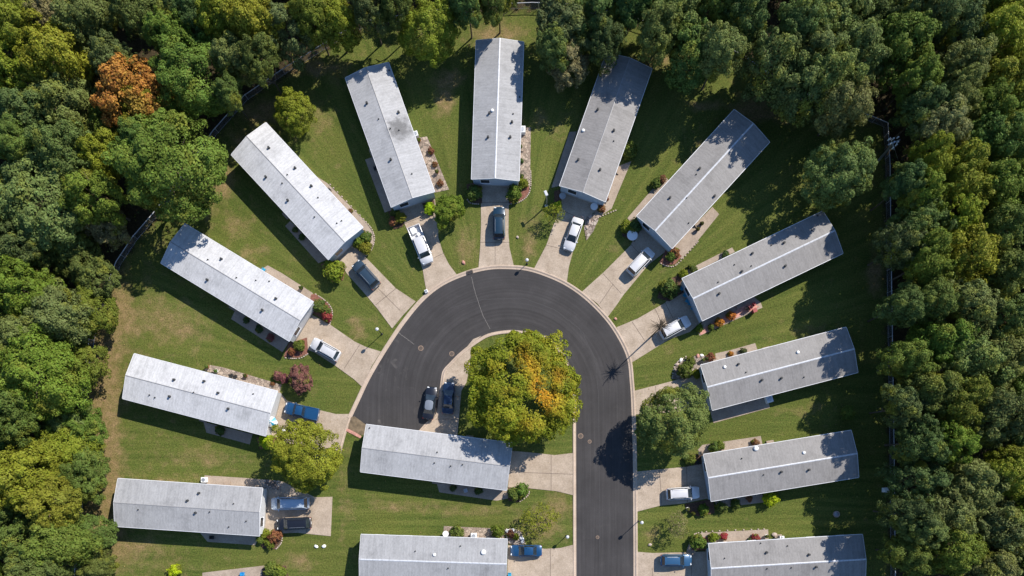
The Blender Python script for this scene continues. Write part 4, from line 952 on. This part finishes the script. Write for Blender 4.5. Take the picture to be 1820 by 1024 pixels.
# ------------------------------------------------------------------ shrubs
SHR = [(842, 341, 14, 'G', 'dark green round shrub left of the top centre driveway'), (914, 343, 14, 'y', 'olive round shrub right of the top centre driveway'), (930, 324, 9, 'Y', 'yellowish shrub at the corner of the top centre home'),
 (711, 386, 10, 'Y', 'yellow shrub left of the white pickup tail'), (698, 393, 8, 'N', 'tan brown shrub left of the yellow one by the white pickup'), (702, 377, 8, 'G', 'dark shrub tucked at the left corner of the stained roof home'), (763, 369, 10, 'L', 'bright lime shrub beside the small bushy tree'),
 (592, 480, 19, 'Y', 'large yellow olive shrub beside the slate blue SUV'), (636, 430, 11, 'y', 'olive shrub in the curved bed at the upper left home, left one'), (650, 420, 10, 'G', 'green shrub in the curved bed at the upper left home, upper one'), (649, 440, 11, 'Y', 'yellowish shrub in the curved bed at the upper left home, lower one'),
 (566, 543, 12, 'G', 'green shrub beside the dark red one at the left home'), (577, 551, 9, 'g', 'fresh green shrub between green and dark red shrubs'), (581, 563, 9, 'r', 'dark red shrub at the edge of a curved bed at left'), (531, 614, 10, 'g', 'green shrub near the front of the white hatchback'), (518, 625, 7, 'N', 'brown shrub on the mulch below the white hatchback home'),
 (472, 785, 13, 'L', 'bright lime shrub at the corner of the brightest white home'), (487, 954, 12, 'N', 'rust brown shrub at bottom left home corner'), (471, 948, 9, 'Y', 'pale green shrub beside the rust brown shrub'), (478, 966, 9, 'y', 'green shrub just below the rust brown shrub'), (462, 958, 8, 'g', 'fresh green shrub under the gutter end of the bottom left home'),
 (915, 877, 12, 'g', 'left half of a pair of bright green shrubs by the centre home'), (927, 872, 13, 'g', 'right half of a pair of bright green shrubs by the centre home'), (812, 946, 12, 'g', 'round green shrub on the patio above the ribbed roof'), (908, 950, 7, 'N', 'small brown shrub among white rocks by the blue sedan'), (917, 954, 6, 'Y', 'small olive shrub among white rocks by the blue sedan'),
 (992, 364, 7, 'L', 'tiny lime shrub left of the white sedan'), (1120, 267, 14, 'g', 'green round shrub at the long side of the warm grey top home'), (1193, 455, 9, 'g', 'bright green shrub at the corner of the diagonal home'), (1200, 448, 9, 'N', 'orange brown shrub behind the bright green one at the diagonal home'),
 (1115, 402, 11, 'Y', 'pale olive shrub left of the diagonal home'), (1130, 400, 13, 'D', 'dark shrub in the shade left of the diagonal home'), (1190, 512, 17, 'G', 'large round green shrub by the blue chairs'), (1215, 486, 8, 'Y', 'yellow shrub at upper corner of the fully sunlit home'), (1233, 478, 7, 'G', 'small green shrub on the narrow path above the sunlit home'),
 (1279, 573, 8, 'A', 'orange shrub under the sunlit home, left one of two'), (1300, 561, 8, 'A', 'orange shrub under the sunlit home, right one of two'), (1244, 583, 7, 'y', 'small olive shrub at the lower corner of the sunlit home'), (1264, 582, 6, 'G', 'small dark shrub left of the orange pair'), (1290, 452, 7, 'D', 'dark small shrub at the right end of the narrow upper path'),
 (1219, 658, 14, 'g', 'bright green shrub in the rocky bed at right'), (1228, 642, 9, 'G', 'blue green shrub in the rocky bed at right'), (1264, 634, 8, 'N', 'brown shrub at the roof edge below the rocky bed path'), (1299, 629, 5, 'A', 'tiny orange brown shrub on the path along the right home'), (1322, 624, 6, 'D', 'dark tiny shrub on the path along the right home'), (1238, 664, 8, 'Y', 'yellowish shrub beside the bright green one in the rocky bed'),
 (1227, 817, 10, 'g', 'round green shrub below the big olive tree'), (1270, 795, 10, 'G', 'green shrub at the upper roof edge of the cap vent home'), (1281, 792, 8, 'y', 'pointed olive shrub at the upper roof edge of the cap vent home'), (1343, 787, 7, 'N', 'dark brown shrub at the path end above the cap vent home'),
 (1371, 886, 14, 'L', 'bright lime shrub below the cap vent home'), (1283, 902, 10, 'G', 'grey green shrub below the cap vent home, left one'), (1308, 896, 9, 'G', 'grey green shrub below the cap vent home, right one'), (1251, 906, 10, 'y', 'yellow green shrub below the white SUV home corner'), (1332, 886, 6, 'N', 'thin brown shrub between grey green and lime shrubs'),
 (1240, 964, 14, 'g', 'large green shrub in the pink edged bed at bottom right'), (1268, 956, 9, 'Y', 'olive shrub beside the large green one at bottom right'), (1287, 953, 7, 'r', 'dark red pointed shrub on the bottom right path'), (1343, 957, 8, 'r', 'bright red shrub at the bottom right roof edge'), (1335, 961, 6, 'D', 'black green shrub beside the bright red shrub'),
 (309, 1014, 11, 'L', 'lime ball shrub alone on the lawn at bottom left'), (482, 1012, 13, 'g', 'green shrub at the bottom edge, left one of a clump'), (496, 1018, 12, 'y', 'olive shrub at the bottom edge, right one of a clump'), (1166, 326, 9, 'G', 'green shrub at the upper left side of the diagonal home'), (1178, 318, 7, 'N', 'brown shrub above the green one beside the diagonal home'),
 (623, 374, 4, 'N', 'small brown shrub on the path beside the upper left home'), (766, 268, 6, 'N', 'reddish shrub on the flagstones right of the stained roof home, upper one'), (773, 292, 5, 'N', 'reddish shrub on the flagstones right of the stained roof home, middle one'), (782, 325, 6, 'N', 'reddish shrub on the flagstones right of the stained roof home, lower one'),
 (927, 286, 4, 'D', 'tiny dark shrub on the path beside the top centre home, upper one'), (927, 313, 4, 'D', 'tiny dark shrub on the path beside the top centre home, lower one'), (484, 682, 4, 'N', 'small brown shrub on the path above the brightest white home'), (1077, 352, 5, 'N', 'small brown shrub at the corner of the warm grey top home'), (1070, 370, 7, 'N', 'rusty shrub by the rocks right of the white sedan'),
 (437, 569, 6, 'D', 'dark potted shrub in shade under the left home, upper one'), (460, 585, 7, 'D', 'dark potted shrub in shade under the left home, middle one'), (480, 600, 7, 'P', 'plum shrub in shade under the left home, lower one'), (805, 868, 6, 'D', 'dark shrub in shade below the centre home, left one'), (850, 873, 7, 'D', 'dark shrub in shade below the centre home, right one'),
 (390, 765, 9, 'D', 'dark shrub in the shade below the brightest white home'), (524, 408, 5, 'D', 'dark shrub in the shade of the upper left home'), (536, 421, 6, 'D', 'dark shrub in shade of the upper left home, larger one'), (493, 668, 9, 'P', 'plum grey shrub beside the purple tree'), (505, 672, 8, 'P', 'plum grey shrub closest to the blue pickup')]
random.seed(5)
for (px, py, r, c, lab) in SHR:
    hh = max(.5, r / S * 1.5); x, y = P(px, py, hh * .6); rr = r / S
    o = link('shrub', random.choice(SH), None, (x, y, hh * .38), random.uniform(0, 6)); o.scale = (rr * 1.08, rr * 1.08, hh * .62); o.color = jitc(COLS[c])
    tag(o, lab, 'shrub', 'garden shrubs around the homes')
x, y = P(885, 946, 1.2); o = link('conical_shrub', SHcone, None, (x, y, .7)); o.scale = (1.15, 1.15, 1.15); o.color = (*COLS['y'], 1); tag(o, 'pointed green shrub at the upper edge of the ribbed roof by white rocks', 'shrub')

# ------------------------------------------------------------------ lamps, poles and yard things
def lamp(px, py, hgt, lab, lean=(0, 0)):
    x, y = P(px, py, hgt); t = thing('street_lamp', lab, 'street lamp', (x - lean[0], y - lean[1], 0), 0, 'post lamps along the kerb')
    MB().tube([(0, 0, 0), (lean[0] * .5, lean[1] * .5, hgt * .5), (lean[0], lean[1], hgt - .3)], [.07, .05, .045], 8).obj('pole', M_dark, t)
    MB().lathe(0, 0, [(.16, 0), (.16, .1), (.09, .16)], 10).obj('base', M_dark, t)
    MB().lathe(lean[0], lean[1], [(.06, hgt - .32), (.2, hgt - .26), (.26, hgt - .08), (.22, hgt + .08), (.1, hgt + .16), (.02, hgt + .18)], 14).obj('globe', M_lampglass, t, True)
lamp(670, 585, 3.4, 'white globe post lamp on the lawn above the left driveway')
lamp(936.7, 462, 1.9, 'white post lamp beside the kerb at the top of the loop')
lamp(1141, 929, 3.2, 'white globe post lamp right of the straight road, lower right lawn')
lamp(1008.7, 954.5, 2.2, 'white globe post lamp left of the straight road near the blue sedan')
x, y = P(971, 366); t = thing('street_lamp', 'tall grey lamp with pale head between the two top driveways', 'street lamp', (x, y, 0), 0)
MB().tube([(0, 0, 0), (0, 0, 2), (-.12, .1, 3.8)], [.11, .09, .07], 8).obj('pole', M_metal, t)
MB().lathe(0, 0, [(.24, 0), (.24, .12), (.13, .2)], 10).obj('base', M_metal, t)
MB().box(-.2, .25, 3.86, .42, .8, .16, .4, .05).obj('lamp_head', M_lampglass, t)
# utility pole on the right
x, y = P(1560, 287); t = thing('utility_pole', 'leaning pale utility pole with cross arms by the right fence', 'utility pole', (x, y, 0))
tx, ty = P(1590, 252, 7.0); tx -= x; ty -= y
MB().tube([(0, 0, 0), (tx * .5, ty * .5, 3.5), (tx, ty, 7.0)], [.19, .16, .13], 10).obj('pole', M_metal, t)
b = MB()
for a in (.4, 1.9): b.box(tx, ty, 6.9 - .25 * a, 1.9, .12, .12, a)
b.obj('cross_arm', M_metal, t)
for k in range(7):
    a = k * .9; b = MB(); r = .85 if k % 2 else .5
    b.lathe(tx + r * cos(a), ty + r * sin(a), [(.06, 6.6), (.11, 6.7), (.08, 6.95), (.13, 7.05), (.04, 7.15)], 8); b.obj('insulator', M_white, t)
gx_, gy_ = P(1604, 306); b = MB(); b.tube([(tx, ty, 6.6), (tx + (gx_ - x - tx) * .5, ty + (gy_ - y - ty) * .5, 3.2), (gx_ - x, gy_ - y, .1)], .02, 4); b.obj('guy_wire', M_metal, t)
# bare sapling whose shadow falls on the road
x, y = P(1158, 598); t = thing('bare_tree', 'slender bare trunk with twiggy top throwing a star shaped shadow on the road', 'bare tree', (x, y, 0))
MB().tube([(0, 0, 0), (.03, .02, 3), (.05, 0, 7.0)], [.13, .09, .05], 8).obj('trunk', M_bark, t)
b = MB(); random.seed(3)
for k in range(110):
    a = random.uniform(0, 6.28); e = random.uniform(-.6, 1.0); L_ = random.uniform(.6, 1.9); z = 6.4 + random.uniform(0, .7)
    p1 = (L_ * .5 * cos(a) * cos(e), L_ * .5 * sin(a) * cos(e), z + L_ * .5 * sin(e)); a2 = a + random.uniform(-.3, .3)
    p2 = (p1[0] + L_ * .5 * cos(a2) * cos(e), p1[1] + L_ * .5 * sin(a2) * cos(e), p1[2] + L_ * .5 * sin(e - .3))
    b.tube([(.04, 0, z), p1, p2], [.035, .025, .012], 4)
b.obj('twigs', M_bark, t)

def ac(px, py, lab, s=.85, rz=0):
    x, y = P(px, py, .6); t = thing('air_conditioner', lab, 'air conditioner', (x, y, .04), rz, 'outdoor units beside the homes')
    MB().box(0, 0, s * .42, s, s, s * .84, 0, .04).obj('casing', M_ventw, t)
    MB().lathe(0, 0, [(s * .36, s * .84), (s * .36, s * .88), (s * .1, s * .89)], 14).obj('fan_grille', M_metal, t)
ac(842, 953, 'white box unit on the patio above the ribbed roof', .9); ac(738, 238, 'white unit at the side of the stained roof home', .8, .3); ac(362, 853, 'white unit at the upper side of the bottom left home', .8)
ac(1367, 710, 'white unit in the shade under the right home', 1.0, .3); ac(928, 231, 'pale unit beside the top centre home', 1.0); ac(1390, 957, 'white unit at the upper side of the bottom right home', .7); ac(757, 517, 'small white unit on the grass tip left of the loop top', .5, .4)
def table(px, py, lab, mat, r=.6, umb=None):
    x, y = P(px, py, .8); t = thing('patio_table' if not umb else 'garden_umbrella', lab, 'table' if not umb else 'umbrella', (x, y, .05), random.uniform(0, 1), 'garden tables')
    MB().lathe(0, 0, [(r, .70), (r * 1.02, .73), (r, .76), (r * .2, .765)], 18).obj('table_top', mat, t)
    b = MB(); b.cyl(0, 0, .03, .7, .05); b.obj('stem', M_metal, t)
    MB().lathe(0, 0, [(.28, 0), (.28, .04), (.06, .07)], 12).obj('foot', M_metal, t)
    if umb:
        R = umb; b = MB()
        for k in range(8):
            a0, a1 = k * pi / 4, (k + 1) * pi / 4
            v = [(0, 0, 2.45), (R * cos(a0), R * sin(a0), 1.95), (R * cos((a0 + a1) / 2) * .93, R * sin((a0 + a1) / 2) * .93, 1.98), (R * cos(a1), R * sin(a1), 1.95)]
            v2 = [(p[0], p[1], p[2] - .025) for p in v]
            b.mi = k % 2; b.add(v + v2, [(0, 1, 2, 3), (7, 6, 5, 4), (1, 5, 6, 2), (2, 6, 7, 3)])
        b.obj('canopy', [M_aqua, M_white], t); MB().cyl(0, 0, .7, 2.5, .025, .025, 8).obj('pole', M_metal, t)
def chair(px, py, lab, mat, rz=0.0):
    x, y = P(px, py, .4); t = thing('garden_chair', lab, 'chair', (x, y, .05), rz, 'garden chairs outside the homes')
    MB().box(0, 0, .42, .5, .5, .05, 0, .015).obj('seat', mat, t); MB().box(-.25, 0, .68, .05, .5, .5, 0, .015).obj('backrest', mat, t)
    for sx_ in (-1, 1):
        MB().box(0, sx_ * .26, .6, .5, .05, .04).obj('armrest', mat, t)
        for sy_ in (-1, 1): MB().cyl(sx_ * .21, sy_ * .21, 0, .41, .022, .022, 6).obj('leg', mat, t)
table(488, 751, 'blue and white garden umbrella at the end of the brightest white home', M_white, .45, .82)
table(1124, 418, 'round pale garden table in the shade of the diagonal home', M_white, .8)
table(1056, 367, 'pale blue round table at the end of the warm grey top home', M_white, .55)
table(1000, 348, 'round table in shade at left corner of the warm grey top home', M_metal, .5)
table(792, 949, 'small white round table left of the round green shrub', M_white, .45)
for k, (px, py, lab) in enumerate([(1211, 513, 'blue chair topmost of the row at the sunlit home'), (1217, 525, 'blue chair second from top of the row at the sunlit home'), (1221, 535, 'blue chair third of the row at the sunlit home'), (1226, 540, 'blue chair fourth of the row at the sunlit home'), (1231, 548, 'blue chair lowest of the row at the sunlit home')]):
    chair(px, py, lab, M_aqua, -.5 + pi)
for k, (px, py, lab, m, a) in enumerate([(469, 480, 'blue garden chair on the path above the left home', M_aqua, 1.), (432, 1020, 'blue garden chair on the patio at the bottom edge', M_blue, 0), (906, 1021, 'blue garden chair at the bottom edge beside the ribbed roof', M_aqua, 0.), (585, 338, 'dark garden chair beside the upper left home', M_black, .8),
        (1333, 548, 'red garden chair below the sunlit home, left one', M_red, .5), (1340, 541, 'red garden chair below the sunlit home, right one', M_red, .6), (1244, 806, 'dark garden chair in shade at the cap vent home', M_black, 2.), (1240, 822, 'dark garden chair in shade lower at the cap vent home', M_black, 2.5),
        (668, 300, 'dark garden chair on the shaded patio of the stained roof home', M_black, .3), (1382, 668, 'dark chair hidden under right home eave', M_black, 1.), (1328, 548, 'dark garden chair left of the red pair', M_black, 1.2), (378, 665, 'dark garden chair on the flagstones above the brightest white home, left one', M_black, .4), (412, 668, 'dark garden chair on the flagstones above the brightest white home, middle one', M_black, .4),
        (419, 670, 'dark garden chair on the flagstones above the brightest white home, right one', M_black, .4), (378, 955, 'dark garden chair on the shaded patio of the bottom left home', M_black, 0.), (828, 872, 'grey garden chair in shade below the centre home', M_metal, .3), (1385, 955, 'dark garden chair at the upper side of the bottom right home', M_black, 1.4)]):
    if 'hidden' in lab: continue
    chair(px, py, lab, m, a)
def pots(px, py, lab, mat, s=.28):
    x, y = P(px, py, .3); t = thing('flower_pot', lab, 'flower pot', (x, y, .05), 0, 'flower pots on paths and patios')
    MB().lathe(0, 0, [(s * .6, 0), (s, s * 1.3), (s * 1.1, s * 1.35), (s * 1.1, s * 1.5), (s * .8, s * 1.5)], 12).obj('pot', mat, t)
    o = link('plant', SH[0], t, (0, 0, s * 1.9)); o.scale = (s * 1.1, s * 1.1, s * .9); o.color = jitc(COLS['G'], .4)
for (px, py, lab, m) in [(745, 250, 'terracotta pot on the flagstones at the stained roof home, upper', M_terra), (777, 306, 'terracotta pot on the flagstones at the stained roof home, lower', M_terra), (925, 262, 'dark pot on the path beside the top centre home', M_black), (369, 652, 'terracotta pot left end of the path above the brightest white home', M_terra),
                         (385, 660, 'white pot on the path above the brightest white home', M_white), (437, 668, 'terracotta pot on the flagstones middle of the brightest white home', M_terra), (1256, 638, 'terracotta pot at the rocky bed edge', M_terra), (1249, 640, 'white pot at the rocky bed edge', M_white), (1222, 905, 'white pot below the white SUV at lower right', M_white),
                         (1232, 912, 'terracotta pot below the white SUV at lower right', M_terra), (1225, 474, 'dark pot on the narrow path of the sunlit home', M_black), (1163, 333, 'dark pot on the narrow path of the diagonal home', M_black), (1247, 398, 'dark pot on the lower path of the diagonal home, upper', M_black), (1240, 408, 'dark pot on the lower path of the diagonal home, lower', M_black),
                         (536, 512, 'dark pot on the path right of the left home', M_black), (1362, 953, 'white pot at the bottom right home path end', M_white), (500, 352, 'dark pot in shade of the upper left home', M_black)]: pots(px, py, lab, m)
def rock(px, py, s, lab, mat=M_stone):
    x, y = P(px, py); b = MB(); b.blob(0, 0, s * .25, s, s * .75, s * .45, 9, .2); o = b.obj('garden_rock', mat, None, True, (x, y, 0.02), random.uniform(0, 3)); tag(o, lab, 'rock', 'rocks on lawns and beds')
for (px, py, s, lab, m) in [(562, 971, .34, 'white rock on the bottom left lawn, left one', M_white), (576, 971, .34, 'white rock on the bottom left lawn, right one', M_white), (824, 467, .33, 'pinkish rock on the lawn tip left of the top centre drive', M_pink), (1094, 567, .26, 'pinkish rock on the lawn tip at the right of the loop', M_pink),
        (920, 422, .25, 'small pale rock right of the teal SUV', M_stone), (1036, 385, .3, 'pale rock at the top of the bed right of the white sedan', M_stone), (1046, 396, .35, 'dark pale rock in the bed right of the white sedan, middle', M_stone), (1043, 405, .3, 'rock in the bed right of the white sedan, lower', M_stone), (1049, 386, .3, 'rock in the bed right of the white sedan, upper right', M_stone),
        (1210, 640, .35, 'white rock on the curve of the rocky bed', M_white), (1203, 648, .32, 'pale rock on the left curve of the rocky bed', M_stone), (1240, 633, .35, 'pink rock in the rocky bed', M_pink), (1247, 632, .3, 'white rock near roof corner of the rocky bed', M_white), (1376, 950, .4, 'pale rock at the path end of the bottom right home', M_stone), (1155, 968, .3, 'grey rock on the lower right lawn near the road', M_stone),
        (903, 944, .4, 'white rock by the ribbed roof corner', M_white), (911, 943, .35, 'white rock right of the ribbed roof corner', M_white), (927, 957, .4, 'white rock at the curve near the blue sedan', M_white), (928, 963, .3, 'white rock lowest at the curve near the blue sedan', M_white), (690, 238, .01, '', None), (505, 765, .35, 'pale rock at the edge of the yellow green tree', M_white)]:
    if m: rock(px, py, s, lab, m)
x, y = P(1486, 914); t = thing('fire_pit', 'pale round stone fire ring on the shaded right lawn', 'fire pit', (x, y, 0))
b = MB()
for k in range(12): b.box(.42 * cos(k * pi / 6), .42 * sin(k * pi / 6), .12, .2, .14, .24, k * pi / 6 + pi / 2, .03)
b.obj('stones', M_stone, t); MB().lathe(0, 0, [(.33, 0), (.33, .06), (.05, .09)], 12).obj('ash', M_metal, t)
# fence side box
x, y = P(1574, 871, .5); tag(MB().box(0, 0, .45, .7, .7, .9, 0, .05).box(0, 0, .94, .78, .78, .06, 0, .02).obj('utility_box', M_ventw, None, False, (x, y, 0)), 'small pale utility box against the right fence', 'utility box')
# trash bins beside the sunlit home
x, y = P(1340, 553, .5); t = thing('waste_bin', 'red waste bin on the path below the sunlit home', 'bin', (x, y, .05), .4)
MB().rings([[(-.22, -.22, 0), (.22, -.22, 0), (.22, .22, 0), (-.22, .22, 0)], [(-.28, -.28, .9), (.28, -.28, .9), (.28, .28, .9), (-.28, .28, .9)]]).obj('body', M_red, t)
MB().box(0, 0, .94, .62, .62, .07, 0, .02).obj('lid', M_red, t)

# ------------------------------------------------------------------ camera, sun, sky
cam = bpy.data.cameras.new('camera'); co = bpy.data.objects.new('camera', cam); COL.objects.link(co)
co.location = (*P(NX, NY), H); cam.shift_x = (CX - NX) / 1820; cam.shift_y = (NY - CY) / 1820; cam.sensor_width = 36; cam.lens = 36 * H / (1820 / S); cam.clip_end = 5000; cam.clip_start = 1
scene.camera = co
EL = radians(40.0); AZ = math.atan2(30, 27.8)
from mathutils import Vector
dirv = Vector((sin(AZ) * cos(EL), cos(AZ) * cos(EL), sin(EL)))
sl = bpy.data.lights.new('sun', 'SUN'); sl.energy = 5.0; sl.angle = radians(.5); sl.color = (1.0, .925, .82)
so = bpy.data.objects.new('sun', sl); COL.objects.link(so); so.rotation_euler = dirv.to_track_quat('Z', 'Y').to_euler(); so.location = dirv * 300
w = bpy.data.worlds.new('World'); scene.world = w; w.use_nodes = True; nt = w.node_tree
sk = nt.nodes.new('ShaderNodeTexSky'); sk.sky_type = 'NISHITA'; sk.sun_disc = False; sk.sun_elevation = EL; sk.sun_rotation = AZ; sk.ozone_density = 2.5; sk.dust_density = .1; sk.ozone_density = 5
bg = nt.nodes['Background']; nt.links.new(sk.outputs[0], bg.inputs[0]); bg.inputs[1].default_value = .115
vs = scene.view_settings; vs.view_transform = 'Standard'; vs.look = 'None'; vs.exposure = 0.5; vs.gamma = 1
